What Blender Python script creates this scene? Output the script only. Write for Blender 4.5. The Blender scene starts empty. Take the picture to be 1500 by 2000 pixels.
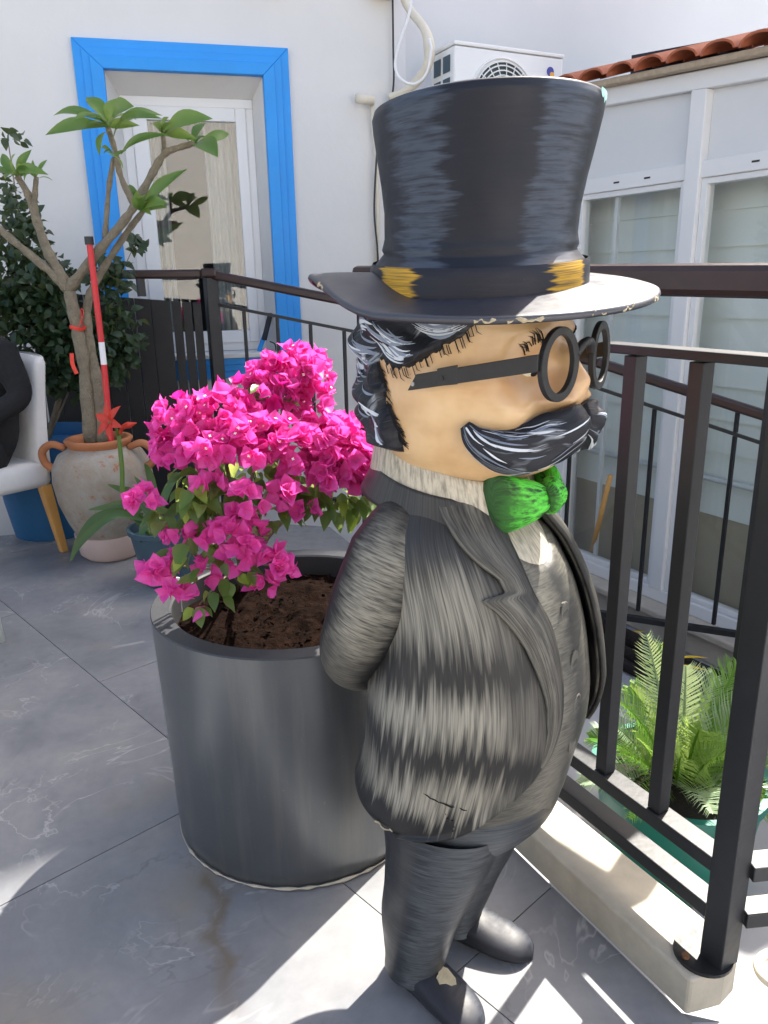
import bpy, bmesh, math, random
from mathutils import Vector, Matrix, noise as mnoise
random.seed(7)
R = math.radians
scene = bpy.context.scene
COL = scene.collection

# ------------------------------------------------------------------ camera, sky, sun, exposure
FPX, CAMH, PITCH, ROLL = 1502.0, 1.28, R(16.7), R(1.1)
cam_d = bpy.data.cameras.new('camera'); cam = bpy.data.objects.new('camera', cam_d); COL.objects.link(cam)
cam_d.sensor_fit = 'VERTICAL'; cam_d.sensor_height = 24.0; cam_d.lens = 24.0 * FPX / 2000.0
cam_d.clip_start = 0.02; cam_d.clip_end = 500
cam.matrix_world = (Matrix.Translation((0, 0, CAMH)) @ Matrix.Rotation(R(90) - PITCH, 4, 'X') @ Matrix.Rotation(-ROLL, 4, 'Z'))
scene.camera = cam
SUN_AZ, SUN_EL = R(39), R(51)           # azimuth right of +Y
sdir = Vector((math.sin(SUN_AZ) * math.cos(SUN_EL), math.cos(SUN_AZ) * math.cos(SUN_EL), math.sin(SUN_EL)))
w = bpy.data.worlds.new('World'); scene.world = w; w.use_nodes = True
nt = w.node_tree; bg = nt.nodes['Background']
sky = nt.nodes.new('ShaderNodeTexSky'); sky.sky_type = 'NISHITA'; sky.sun_disc = False
sky.sun_elevation = SUN_EL; sky.sun_rotation = SUN_AZ; sky.air_density = 1.0; sky.dust_density = 4.0; sky.ozone_density = .4
nt.links.new(sky.outputs[0], bg.inputs[0]); bg.inputs[1].default_value = 0.15
sun_d = bpy.data.lights.new('sun', 'SUN'); sun_d.energy = 5.0; sun_d.angle = R(0.55); sun_d.color = (1, .96, .9)
sun = bpy.data.objects.new('sun', sun_d); COL.objects.link(sun)
sun.rotation_euler = (-sdir).to_track_quat('-Z', 'Y').to_euler()
vs = scene.view_settings; vs.view_transform = 'Standard'; vs.look = 'None'; vs.exposure = 1.46; vs.gamma = 1.0; vs.use_white_balance = True; vs.white_balance_temperature = 6750; vs.white_balance_tint = 10
vs.use_curve_mapping = False
scene.render.resolution_x, scene.render.resolution_y = 768, 1024

# ------------------------------------------------------------------ pixel -> direction helpers
def ray(px, py):
    x = (px - 750) / FPX; y = -(py - 1000) / FPX
    c, s = math.cos(ROLL), math.sin(ROLL)
    xr, yr = c * x + s * y, -s * x + c * y
    return Vector((xr, math.cos(PITCH) + yr * math.sin(PITCH), -math.sin(PITCH) + yr * math.cos(PITCH)))
CO = Vector((0, 0, CAMH))
def gz(px, py, z=0.0):
    d = ray(px, py); return CO + d * ((z - CAMH) / d.z)
def gy(px, py, y):
    d = ray(px, py); return CO + d * (y / d.y)

# ------------------------------------------------------------------ mesh helpers
MATS = {}
class MB:
    def __init__(s): s.v = []; s.f = []; s.uv = []
    def add(s, vs, fs, uvs=None):
        b = len(s.v); s.v += [Vector(p) for p in vs]; s.f += [tuple(i + b for i in f) for f in fs]
        s.uv += (uvs if uvs else [(p[0], p[2]) for p in vs]); return s
    def box(s, c, d, M=None):
        vs = [Vector((c[0] + sx * d[0] / 2, c[1] + sy * d[1] / 2, c[2] + sz * d[2] / 2)) for sx in (-1, 1) for sy in (-1, 1) for sz in (-1, 1)]
        if M: vs = [M @ p for p in vs]
        return s.add(vs, [(0, 1, 3, 2), (4, 6, 7, 5), (0, 4, 5, 1), (2, 3, 7, 6), (0, 2, 6, 4), (1, 5, 7, 3)])
    def bar(s, p, q, w, h=None, up=(0, 0, 1)):
        """square bar from p to q, w across, h in the up direction"""
        p, q = Vector(p), Vector(q); h = h or w; d = (q - p); L = d.length; d.normalize(); u = Vector(up)
        if abs(d.dot(u)) > .98: u = Vector((-.48, .877, 0))
        x = d.cross(u).normalized(); u = x.cross(d)
        M = Matrix((x, u, d)).transposed().to_4x4(); M.translation = (p + q) / 2
        return s.box((0, 0, 0), (w, h, L), M)
    def tube(s, pts, rad, n=8, cap=True):
        pts = [Vector(p) for p in pts]; N = len(pts)
        if not isinstance(rad, (list, tuple)): rad = [rad] * N
        vs = []; fs = []; uvs = []; prev = None; acc = 0
        for i, p in enumerate(pts):
            t = (pts[min(i + 1, N - 1)] - pts[max(i - 1, 0)]).normalized()
            if i: acc += (p - pts[i - 1]).length
            if prev is None:
                a = Vector((0, 0, 1)) if abs(t.z) < .9 else Vector((1, 0, 0))
                x = t.cross(a).normalized()
            else: x = (prev - t * prev.dot(t)).normalized()
            prev = x; y = t.cross(x); r = rad[i]
            rx, ry = r if isinstance(r, tuple) else (r, r)
            for k in range(n):
                a = 2 * math.pi * k / n
                vs.append(p + x * math.cos(a) * rx + y * math.sin(a) * ry); uvs.append((k / n, acc))
        for i in range(N - 1):
            for k in range(n):
                k2 = (k + 1) % n; fs.append((i * n + k, i * n + k2, (i + 1) * n + k2, (i + 1) * n + k))
        if cap: fs += [tuple(range(n))[::-1], tuple((N - 1) * n + k for k in range(n))]
        return s.add(vs, fs, uvs)
    def lathe(s, prof, n=48, c=(0, 0, 0), sq=1.0):
        vs = []; fs = []; uvs = []; c = Vector(c)
        for (r, z) in prof:
            for k in range(n):
                a = 2 * math.pi * k / n
                vs.append(c + Vector((r * math.sin(a), r * sq * math.cos(a), z))); uvs.append((k / n, z))
        for i in range(len(prof) - 1):
            for k in range(n):
                k2 = (k + 1) % n; fs.append((i * n + k2, i * n + k, (i + 1) * n + k, (i + 1) * n + k2))
        return s.add(vs, fs, uvs)
    def prism(s, poly, off):
        """extrude a 3D polygon by the vector off"""
        n = len(poly); off = Vector(off); P = [Vector(p) for p in poly]
        vs = P + [p + off for p in P]
        fs = [tuple(range(n))[::-1], tuple(range(n, 2 * n))] + [(i, (i + 1) % n, (i + 1) % n + n, i + n) for i in range(n)]
        return s.add(vs, fs)
    def build(s, name, m, parent=None, smooth=False, bevel=0, world=False, recalc=True, autosmooth=None):
        vs = s.v
        if parent is not None and world:
            Mi = PM[parent.name].inverted(); vs = [Mi @ p for p in vs]
        me = bpy.data.meshes.new(name); me.from_pydata([tuple(p) for p in vs], [], s.f)
        ul = me.uv_layers.new(name='UVMap')
        for l in me.loops: ul.data[l.index].uv = s.uv[l.vertex_index]
        if recalc:
            bm = bmesh.new(); bm.from_mesh(me); bmesh.ops.recalc_face_normals(bm, faces=bm.faces); bm.to_mesh(me); bm.free()
        if m is not None: me.materials.append(MATS[m] if isinstance(m, str) else m)
        if smooth:
            for p in me.polygons: p.use_smooth = True
        o = bpy.data.objects.new(name, me); COL.objects.link(o)
        if parent is not None: o.parent = parent
        if bevel:
            b = o.modifiers.new('bevel', 'BEVEL'); b.width = bevel; b.segments = 2; b.limit_method = 'ANGLE'
        if autosmooth:
            me.set_sharp_from_angle(angle=R(autosmooth))
        return o
PM = {}
def empty(name, loc, rz=0.0):
    e = bpy.data.objects.new(name, None); COL.objects.link(e); e.location = loc; e.rotation_euler = (0, 0, rz)
    e.empty_display_size = .1
    PM[e.name] = Matrix.Translation(loc) @ Matrix.Rotation(rz, 4, 'Z'); return e
def tag(o, label=None, cat=None, group=None, kind=None):
    if label: o['label'] = label
    if cat: o['category'] = cat
    if group: o['group'] = group
    if kind: o['kind'] = kind
    return o
def inst(name, me, parent, M):
    o = bpy.data.objects.new(name, me); COL.objects.link(o); o.parent = parent; o.matrix_local = M; return o
def grid(nu, nv, f, closed=False):
    """f(i,j)->(co,uv); i along u"""
    b = MB(); vs = []; uvs = []; fs = []
    for j in range(nv):
        for i in range(nu):
            p, t = f(i, j); vs.append(p); uvs.append(t)
    for j in range(nv - 1):
        for i in range(nu if closed else nu - 1):
            i2 = (i + 1) % nu; fs.append((j * nu + i, j * nu + i2, (j + 1) * nu + i2, (j + 1) * nu + i))
    return b.add(vs, fs, uvs)
def lerp_table(tab, z):
    if z <= tab[0][0]: return tab[0][1:]
    for a, b in zip(tab, tab[1:]):
        if z <= b[0]:
            t = (z - a[0]) / (b[0] - a[0]); t = t * t * (3 - 2 * t) if len(a) > 9 else t
            return tuple(x + (y - x) * t for x, y in zip(a[1:], b[1:]))
    return tab[-1][1:]
def catmull(pts, n=6):
    pts = [Vector(p) for p in pts]; P = [pts[0] * 2 - pts[1]] + pts + [pts[-1] * 2 - pts[-2]]; out = []
    for i in range(1, len(P) - 2):
        for k in range(n):
            t = k / n; a, b, c, d = P[i - 1:i + 3]
            out.append(.5 * ((2 * b) + (c - a) * t + (2 * a - 5 * b + 4 * c - d) * t * t + (3 * b - a - 3 * c + d) * t ** 3))
    out.append(pts[-1]); return out
def rlist(tab, n):
    """radii table -> n samples"""
    out = []
    for i in range(n):
        t = i / (n - 1) * (len(tab) - 1); k = min(int(t), len(tab) - 2); f = t - k; out.append(tab[k] * (1 - f) + tab[k + 1] * f)
    return out

# ------------------------------------------------------------------ materials
class NB:
    def __init__(s, name):
        m = bpy.data.materials.new(name); m.use_nodes = True; s.m = m; s.t = m.node_tree; s.p = s.t.nodes['Principled BSDF']; MATS[name] = m
        s.out = s.t.nodes['Material Output']
    def n(s, ty, **k):
        d = s.t.nodes.new(ty)
        for a, b in k.items(): setattr(d, a, b)
        return d
    def l(s, a, b): s.t.links.new(a, b)
    def co(s, which='Object', scale=None, rot=None):
        c = s.n('ShaderNodeTexCoord').outputs[which]
        if scale or rot:
            mp = s.n('ShaderNodeMapping'); s.l(c, mp.inputs[0])
            if scale: mp.inputs['Scale'].default_value = scale
            if rot: mp.inputs['Rotation'].default_value = rot
            return mp.outputs[0]
        return c
    def noise(s, vec, scale=5, detail=4, rough=.55, dist=0):
        d = s.n('ShaderNodeTexNoise'); d.inputs['Scale'].default_value = scale; d.inputs['Detail'].default_value = detail
        d.inputs['Roughness'].default_value = rough; d.inputs['Distortion'].default_value = dist; s.l(vec, d.inputs['Vector']); return d.outputs[0]
    def ramp(s, fac, stops, mode='LINEAR'):
        d = s.n('ShaderNodeValToRGB'); d.color_ramp.interpolation = mode; e = d.color_ramp.elements
        while len(e) < len(stops): e.new(.5)
        for q, (p, c) in zip(e, stops):
            q.position = p; q.color = (c, c, c, 1) if isinstance(c, (int, float)) else (*c, 1)
        s.l(fac, d.inputs[0]); return d.outputs[0]
    def mix(s, fac, a, b, mode='MIX'):
        d = s.n('ShaderNodeMix', data_type='RGBA', blend_type=mode)
        for sock, v in ((d.inputs[0], fac), (d.inputs[6], a), (d.inputs[7], b)):
            if isinstance(v, (int, float)): sock.default_value = v
            elif isinstance(v, tuple): sock.default_value = (*v, 1)
            else: s.l(v, sock)
        return d.outputs[2]
    def math(s, op, a, b=0.0, c=None):
        d = s.n('ShaderNodeMath', operation=op)
        for i, v in enumerate((a, b) if c is None else (a, b, c)):
            if isinstance(v, (int, float)): d.inputs[i].default_value = v
            else: s.l(v, d.inputs[i])
        return d.outputs[0]
    def bump(s, h, strength=.2, dist=.01):
        d = s.n('ShaderNodeBump'); d.inputs['Strength'].default_value = strength; d.inputs['Distance'].default_value = dist
        s.l(h, d.inputs['Height']); s.l(d.outputs[0], s.p.inputs['Normal'])
    def col(s, c):
        if isinstance(c, tuple): s.p.inputs['Base Color'].default_value = (*c, 1)
        else: s.l(c, s.p.inputs['Base Color'])
    def set(s, rough=.5, metal=0, spec=.5, coat=0):
        s.p.inputs['Roughness'].default_value = rough; s.p.inputs['Metallic'].default_value = metal
        s.p.inputs['Specular IOR Level'].default_value = spec; s.p.inputs['Coat Weight'].default_value = coat
        return s
def plain(name, c, rough=.5, metal=0, var=.15, scale=12, bump=.1, spec=.5, bdist=.004):
    b = NB(name); v = b.co(); n = b.noise(v, scale, 5, .6)
    b.col(b.mix(n, tuple(x * (1 - var) for x in c), tuple(min(1, x * (1 + var)) for x in c)))
    b.set(rough, metal, spec)
    b.l(b.ramp(b.noise(v, scale * 2.3, 3), [(0, max(0, rough - .1)), (1, min(1, rough + .12))]), b.p.inputs['Roughness'])
    if bump: b.bump(b.noise(v, scale * 5, 4), bump, bdist)
    return b
def leafmat(name, c1, c2, trans=.35, rough=.4, scale=9):
    b = NB(name); oi = b.n('ShaderNodeObjectInfo'); v = b.co()
    f = b.math('ADD', b.math('MULTIPLY', oi.outputs['Random'], .6), b.math('MULTIPLY', b.noise(v, scale, 3), .5))
    c = b.mix(f, c1, c2); b.col(c); b.set(rough)
    tr = b.n('ShaderNodeBsdfTranslucent'); b.l(b.mix(.35, c, (.9, .95, .35), 'MIX') if c1[1] > c1[0] else c, tr.inputs[0])
    ms = b.n('ShaderNodeMixShader'); ms.inputs[0].default_value = trans
    b.l(b.p.outputs[0], ms.inputs[1]); b.l(tr.outputs[0], ms.inputs[2]); b.l(ms.outputs[0], b.out.inputs[0]); return b
def streak(name, dark, light, axis, stops, fine=70., along=3., amp=.1, low=.06, lowscale=4., rough=.4, light2=None, strength=.9, spec=.3, lines=0.0, cross=None):
    """hand-painted brush strokes: light bands along `axis` whose edges fray into strokes"""
    b = NB(name); sx = b.n('ShaderNodeSeparateXYZ'); b.l(b.co('UV'), sx.inputs[0])
    u, v = sx.outputs[0], sx.outputs[1]
    wv, cv = (v, u) if axis == 'v' else (u, v)
    cb = b.n('ShaderNodeCombineXYZ'); b.l(b.math('MULTIPLY', cv, fine), cb.inputs[0]); b.l(b.math('MULTIPLY', wv, along), cb.inputs[1])
    j = b.noise(cb.outputs[0], 1.0, 4, .65)
    cb2 = b.n('ShaderNodeCombineXYZ'); b.l(b.math('MULTIPLY', cv, fine * 2.7), cb2.inputs[0]); b.l(b.math('MULTIPLY', wv, along * 2), cb2.inputs[1])
    j2 = b.noise(cb2.outputs[0], 1.0, 3, .6)
    lw = b.noise(b.co('UV'), lowscale, 2)
    w2 = b.math('ADD', b.math('ADD', wv, b.math('MULTIPLY', b.math('SUBTRACT', j, .5), amp)), b.math('MULTIPLY', b.math('SUBTRACT', lw, .5), low))
    lo, hi = stops[0][0], stops[-1][0]
    fac = b.ramp(b.math('DIVIDE', b.math('SUBTRACT', w2, lo), hi - lo), [((p - lo) / (hi - lo), c) for p, c in stops])
    fac = b.math('MULTIPLY', b.math('MULTIPLY', fac, strength), b.ramp(j2, [(.32, .22), (.58, 1.0)]))
    if cross:
        lo, hi = cross[0][0], cross[-1][0]; fac = b.math('MULTIPLY', fac, b.ramp(b.math('DIVIDE', b.math('SUBTRACT', b.math('ADD', cv, b.math('MULTIPLY', b.math('SUBTRACT', lw, .5), .12)), lo), hi - lo), [((p - lo) / (hi - lo), c) for p, c in cross]))
    if lines: fac = b.math('MULTIPLY', fac, b.ramp(j, [(.40, 1 - lines), (.50, 1.0)]))
    base = b.mix(b.noise(b.co(), 9, 4), tuple(x * .6 for x in dark), tuple(x * 1.6 for x in dark))
    base = b.mix(b.math('MULTIPLY', b.ramp(j2, [(.62, 0.), (.78, 1.)]), .07), base, light)
    c = b.mix(fac, base, light)
    ch = b.ramp(b.noise(b.co(), 60, 5, .7), [(.73, 0.), (.76, 1.)])     # tiny chips in the paint
    c = b.mix(b.math('MULTIPLY', ch, .5), c, (.5, .48, .42))
    b.col(c); b.set(rough, 0, spec); b.l(b.ramp(b.noise(b.co(), 18, 4), [(.2, max(.1, rough - .12)), (.8, rough + .15)]), b.p.inputs['Roughness'])
    b.bump(b.math('ADD', j, b.noise(b.co(), 14, 3)), .12, .004); return b

plain('plaster', (.69, .675, .645), .85, var=.07, scale=2.2, bump=.45, bdist=.006)
plain('plaster_grey', (.63, .635, .64), .85, var=.05, scale=2, bump=.2)
plain('blue_paint', (.010, .29, .76), .5, var=.1, scale=5, bump=.15)
plain('pvc', (.76, .76, .75), .35, var=.03, scale=4, bump=.03)
plain('pvc_panel', (.68, .685, .68), .5, var=.03, scale=6, bump=.05)
plain('siding', (.76, .78, .73), .55, var=.07, scale=3, bump=.05)
plain('tan_wall', (.42, .36, .26), .8, var=.2, scale=3)
plain('black_metal', (.016, .016, .017), .42, .0, var=.4, scale=20, bump=.1)
plain('grey_metal', (.016, .018, .021), .42, .0, var=.35, scale=14, bump=.1, spec=.6)
plain('dark_wood', (.035, .016, .014), .35, var=.5, scale=10, bump=.15)
plain('plank_black', (.012, .012, .013), .55, var=.4, scale=8)
plain('kerb_stone', (.46, .42, .34), .75, var=.45, scale=9, bump=.4)
plain('ledge_stone', (.52, .46, .38), .8, var=.35, scale=6, bump=.4)
plain('lower_paving', (.36, .36, .37), .75, var=.2, scale=2, bump=.2)
plain('dark_soil', (.018, .012, .009), .95, var=.6, scale=30, bump=.8, bdist=.01)
plain('terracotta_tile', (.42, .12, .055), .7, var=.35, scale=9, bump=.3)
plain('mortar', (.45, .36, .26), .9, var=.35, scale=25, bump=.6)
plain('membrane', (.02, .022, .035), .7, var=.3, scale=10)
plain('ac_white', (.78, .78, .76), .4, var=.03, scale=4, bump=.03)
plain('ac_dark', (.05, .07, .07), .5, var=.3)
plain('cream_hose', (.68, .62, .50), .6, var=.15, scale=8)
plain('chair_fabric', (.66, .65, .63), .9, var=.06, scale=40, bump=.3)
plain('chair_wood', (.58, .31, .09), .45, var=.18, scale=10, bump=.1)
plain('white_wood', (.62, .68, .64), .5, var=.1, scale=8)
plain('black_cloth', (.008, .008, .009), .9, var=.3, scale=30, bump=.3)
plain('skin', (.62, .36, .25), .5, var=.08)
plain('person_hair', (.03, .02, .015), .6, var=.3)
plain('terracotta', (.40, .15, .06), .75, var=.3, scale=9, bump=.3)
plain('pink_pot', (.62, .47, .42), .7, var=.12, scale=7)
plain('blue_pot', (.01, .10, .24), .55, var=.25, scale=5)
plain('slate_pot', (.045, .085, .115), .5, var=.2, scale=6)
plain('green_pot', (.005, .16, .12), .4, var=.25, scale=6)
plain('red_paint', (.62, .03, .035), .4, var=.12)
plain('white_paint', (.8, .8, .8), .45, var=.05)
plain('red_tape', (.8, .05, .03), .4, var=.1)
plain('bark', (.29, .245, .17), .85, var=.5, scale=34, bump=1.0, bdist=.016)
plain('green_stem', (.10, .17, .03), .5, var=.2)
plain('wood_stick', (.60, .33, .10), .6, var=.2)
plain('yellow_leaf', (.75, .48, .02), .6, var=.2)
plain('hair_stroke', (.62, .66, .71), .5, var=.15, scale=40)
plain('hair_stroke_grey', (.20, .24, .31), .5, var=.25, scale=40)
plain('brim_under', (.020, .012, .015), .6, var=.4, scale=8, spec=.15)
plain('white_tag', (.82, .82, .80), .5, var=.03)
plain('green_plain', (.02, .16, .04), .5)
plain('rust', (.20, .09, .04), .85, var=.5, scale=25, bump=.4)
plain('glasses_black', (.014, .014, .015), .5, var=.3, scale=30, bump=.12)
plain('screw_metal', (.35, .33, .30), .35, .8, var=.2)
plain('eye_white', (.72, .66, .50), .4, var=.08)
plain('eye_dark', (.012, .011, .011), .6, var=.2, spec=.2)
plain('raw_resin', (.45, .38, .25), .85, var=.3, scale=60, bump=.5)
plain('chip_mint', (.30, .62, .55), .7, var=.15, scale=50)
plain('button_paint', (.10, .095, .08), .45, var=.3, scale=40)
plain('flower_white', (.85, .83, .7), .6, var=.05)
plain('curtain', (.40, .42, .41), .9, var=.12, scale=3)
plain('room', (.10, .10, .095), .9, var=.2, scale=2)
leafmat('leaf_bush', (.025, .085, .012), (.10, .20, .03), .4)
leafmat('leaf_lime', (.16, .30, .02), (.30, .36, .04), .45)
leafmat('leaf_frangipani', (.035, .14, .02), (.15, .28, .045), .45, .35)
leafmat('leaf_dark', (.006, .025, .01), (.025, .065, .018), .2, .45)
leafmat('leaf_strap', (.02, .075, .015), (.06, .13, .03), .25, .35)
leafmat('leaf_cycad', (.05, .20, .015), (.17, .36, .03), .45, .3, 4)
leafmat('leaf_cycad_grey', (.20, .30, .17), (.36, .46, .30), .25, .35, 4)
leafmat('bract', (.74, .035, .34), (.93, .16, .60), .5, .5, 25)
leafmat('bract_deep', (.58, .012, .22), (.80, .04, .40), .45, .5, 25)
leafmat('amaryllis', (.62, .03, .02), (.78, .09, .05), .3, .45, 12)
b = NB('navy_logo'); b.col((.05, .06, .32)); b = NB('orange_logo'); b.col((.85, .4, .06))
# window glass: clear sheet that mirrors more at grazing angles
for nm, tint, base in (('glass', (.97, .985, .98), .07), ('glass_green', (.975, .99, .985), .02)):
    b = NB(nm); t = b.t; t.nodes.remove(b.p)
    tr = b.n('ShaderNodeBsdfTransparent'); tr.inputs[0].default_value = (*tint, 1)
    gl = b.n('ShaderNodeBsdfGlossy'); gl.inputs['Roughness'].default_value = .01
    lw = b.n('ShaderNodeLayerWeight'); lw.inputs[0].default_value = .25
    fac = b.math('ADD', b.math('MULTIPLY', lw.outputs['Fresnel'], .45), base); ms = b.n('ShaderNodeMixShader')
    b.l(fac, ms.inputs[0]); b.l(tr.outputs[0], ms.inputs[1]); b.l(gl.outputs[0], ms.inputs[2]); b.l(ms.outputs[0], b.out.inputs[0])
# grey marble-look porcelain tile with veins
b = NB('marble'); v = b.co('Generated')
gm = b.n('ShaderNodeNewGeometry').outputs['Position']; oi = b.n('ShaderNodeObjectInfo').outputs['Random']
off = b.n('ShaderNodeVectorMath', operation='ADD'); b.l(gm, off.inputs[0])
cb = b.n('ShaderNodeCombineXYZ'); b.l(b.math('MULTIPLY', oi, 37.), cb.inputs[0]); b.l(b.math('MULTIPLY', oi, 91.), cb.inputs[1]); b.l(cb.outputs[0], off.inputs[1]); P = off.outputs[0]
cloud = b.noise(P, 2.2, 6, .6, .6); c = b.ramp(cloud, [(.28, (.135, .142, .155)), (.5, (.212, .218, .228)), (.75, (.30, .294, .282))])
c = b.mix(b.ramp(b.noise(P, 26, 6, .7), [(.35, 0.), (.75, .35)]), c, (.12, .125, .14))
def veins(scale, width, dist, seed):
    nz = b.n('ShaderNodeVectorMath', operation='ADD'); b.l(P, nz.inputs[0]); nz.inputs[1].default_value = (seed, seed * .7, 0)
    n1 = b.noise(nz.outputs[0], scale, 5, .55, dist); a = b.math('ABSOLUTE', b.math('SUBTRACT', n1, .5))
    return b.ramp(a, [(0, 1.), (width, 0.)])
gate = b.ramp(b.noise(P, 3.1, 2), [(.46, 0.), (.62, 1.)])
gate2 = b.ramp(b.noise(P, 4.3, 2), [(.5, 0.), (.66, 1.)])
c = b.mix(b.math('MULTIPLY', b.math('MULTIPLY', veins(1.3, .007, 1.4, 3.), gate), .36), c, (.58, .57, .55))
c = b.mix(b.math('MULTIPLY', b.math('MULTIPLY', veins(2.9, .007, .9, 11.), gate2), .35), c, (.60, .60, .60))
c = b.mix(b.math('MULTIPLY', b.math('MULTIPLY', veins(1.9, .012, 1.2, 23.), gate2), .4), c, (.08, .08, .09))
c = b.mix(b.math('MULTIPLY', b.ramp(b.noise(P, 1.7, 4), [(.58, 0.), (.72, 1.)]), .35), c, (.30, .24, .15))
sx = b.n('ShaderNodeSeparateXYZ'); b.l(gm, sx.inputs[0])                # brown run of water from the planter foot
ln = b.math('ADD', b.math('SUBTRACT', sx.outputs[0], b.math('ADD', -.395, b.math('MULTIPLY', b.math('SUBTRACT', 1.41, sx.outputs[1]), .30))), b.math('MULTIPLY', b.math('SUBTRACT', b.noise(gm, 9, 4), .5), .16))
st_ = b.math('MULTIPLY', b.ramp(b.math('ABSOLUTE', ln), [(.004, 1.), (.035, 0.)]), b.ramp(sx.outputs[1], [(.16, 0.), (.30, 1.)]) if False else b.ramp(b.math('SUBTRACT', sx.outputs[1], 1.0), [(.05, 0.), (.20, 1.), (.42, 1.), (.46, 0.)]))
c = b.mix(b.math('MULTIPLY', st_, .6), c, (.13, .085, .035))
b.col(c); b.set(.4); b.l(b.ramp(b.noise(P, 7, 5), [(.3, .32), (.7, .55)]), b.p.inputs['Roughness']); b.bump(b.noise(P, 60, 4), .08, .002)
plain('grout', (.20, .20, .195), .9, var=.3, scale=20)
# planter: dark galvanised-looking coated metal
b = NB('planter_metal'); v = b.co(); n = b.noise(v, 3.5, 5, .6)
pc = b.mix(n, (.115, .13, .145), (.165, .172, .178))
run = b.noise(b.co('Object', (14, 14, 1.1)), 1.6, 5, .6)
pc = b.mix(b.math('MULTIPLY', b.ramp(run, [(.50, 0.), (.72, 1.)]), .30), pc, (.30, .285, .255))
pc = b.mix(b.math('MULTIPLY', b.ramp(b.noise(v, 90, 5, .75), [(.66, 0.), (.72, 1.)]), .45), pc, (.40, .38, .34))
b.col(pc); b.set(.36, .7, .6)
b.l(b.ramp(b.noise(v, 9, 5, .7), [(.25, .27), (.75, .36)]), b.p.inputs['Roughness']); b.bump(b.noise(v, 150, 3), .04, .001)
plain('planter_lip', (.05, .052, .056), .45, .3, var=.25, scale=12)
b = NB('potting_soil'); v = b.co(); n = b.noise(v, 55, 6, .75)
b.col(b.ramp(n, [(.35, (.003, .0015, .001)), (.56, (.011, .005, .003)), (.8, (.034, .016, .0095))])); b.set(.95, 0, .05); b.bump(n, 1, .012)
# old urn: lichen-grey over clay
b = NB('urn_clay'); v = b.co(); n = b.noise(v, 7, 6, .7)
c = b.mix(b.ramp(n, [(.3, 0.), (.65, 1.)]), (.30, .22, .15), (.36, .34, .29)); c = b.mix(b.ramp(b.noise(v, 22, 5, .7), [(.58, 0.), (.68, 1.)]), c, (.34, .14, .07))
b.col(c); b.set(.9); b.bump(b.noise(v, 40, 5, .7), .7, .01)

# statue paints ----------------------------------------------------------------
COAT_D, COAT_L = (.009, .009, .010), (.38, .36, .295)
streak('coat_paint', COAT_D, COAT_L, 'v', [(.36, 0), (.475, .0), (.512, .9), (.54, .9), (.578, .06), (.605, .02), (.645, .95), (.68, .95), (.72, .06), (.75, .03), (.795, .8), (.84, .8), (.89, .15), (.93, .08), (1.0, .1)], fine=115, along=3.2, amp=.19, low=.13, lowscale=4.5, rough=.42, spec=.45, cross=[(-.5, .7), (-.1, .3), (.085, .15), (.12, .35), (.15, .95), (.30, 1.), (.36, .55), (.5, .7)])
streak('sleeve_paint', COAT_D, COAT_L, 'u', [(-.6, .0), (-.16, 0), (-.05, .75), (.03, .75), (.12, 0), (.6, 0)], fine=170, along=6, amp=.20, low=.14, lowscale=5, rough=.48, cross=[(0, 0.), (.05, .1), (.10, .9), (.22, 1.), (.27, .5), (.6, .3)])
streak('lapel_paint', COAT_D, COAT_L, 'u', [(-1, .05), (.0, .15), (.25, .2), (.55, .75), (.8, .35), (1.0, .8), (2, .2)], fine=9, along=13, amp=.9, low=.6, lowscale=5, rough=.42, strength=.55)
streak('vest_paint', (.028, .028, .027), (.20, .19, .155), 'u', [(-.5, .2), (-.10, .3), (-.045, .85), (-.012, .15), (.004, .0), (.018, .35), (.05, .85), (.1, .4), (.5, .2)], fine=140, along=20, amp=.06, low=.03, rough=.42)
streak('shirt_paint', (.14, .125, .10), (.66, .60, .47), 'u', [(-.5, .8), (-.05, .9), (.0, .75), (.05, .9), (.5, .8)], fine=14, along=70, amp=.3, low=.2, rough=.45)
streak('trouser_paint', (.015, .0165, .020), (.115, .13, .145), 'u', [(-1, .15), (-.02, .1), (.04, .2), (.10, .85), (.19, .8), (.25, .2), (.30, .05), (.45, .2), (1, .1)], fine=120, along=6, amp=.16, low=.08, rough=.4, strength=.8)
streak('hat_paint', (.009, .011, .018), (.060, .078, .108), 'u', [(-.6, 0), (-.02, 0), (.015, .8), (.085, .85), (.105, .05), (.225, .0), (.245, .85), (.30, .9), (.32, .05), (.42, 0), (.6, 0)], fine=75, along=7, amp=.12, low=.10, rough=.44, strength=1.0, spec=.3)
streak('hatband_paint', (.012, .013, .02), (.58, .33, .025), 'u', [(-.6, 0), (-.012, 0), (-.004, 1), (.062, 1), (.07, 0), (.256, 0), (.262, 1), (.325, 1), (.333, 0), (.6, 0)], fine=190, along=5, amp=.09, low=.0, rough=.42, strength=1.0)
streak('brim_paint', (.012, .013, .022), (.05, .06, .09), 'v', [(-1, .1), (0, .2), (1, .1)], fine=60, along=30, amp=.2, rough=.42, spec=1.0)
streak('shoe_paint', (.016, .017, .022), (.07, .08, .10), 'u', [(-1, 0), (.2, .1), (.35, .6), (.5, .1), (1, 0)], fine=50, along=5, amp=.15, rough=.5)
streak('bow_paint', (.010, .016, .010), (.09, .60, .05), 'v', [(-1.2, .2), (-.8, .1), (-.55, 1.), (.45, 1.), (.8, .2), (1.2, .1)], fine=70, along=1.0, amp=1.9, low=.5, lowscale=3, rough=.42, strength=1.1, lines=.92)
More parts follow.
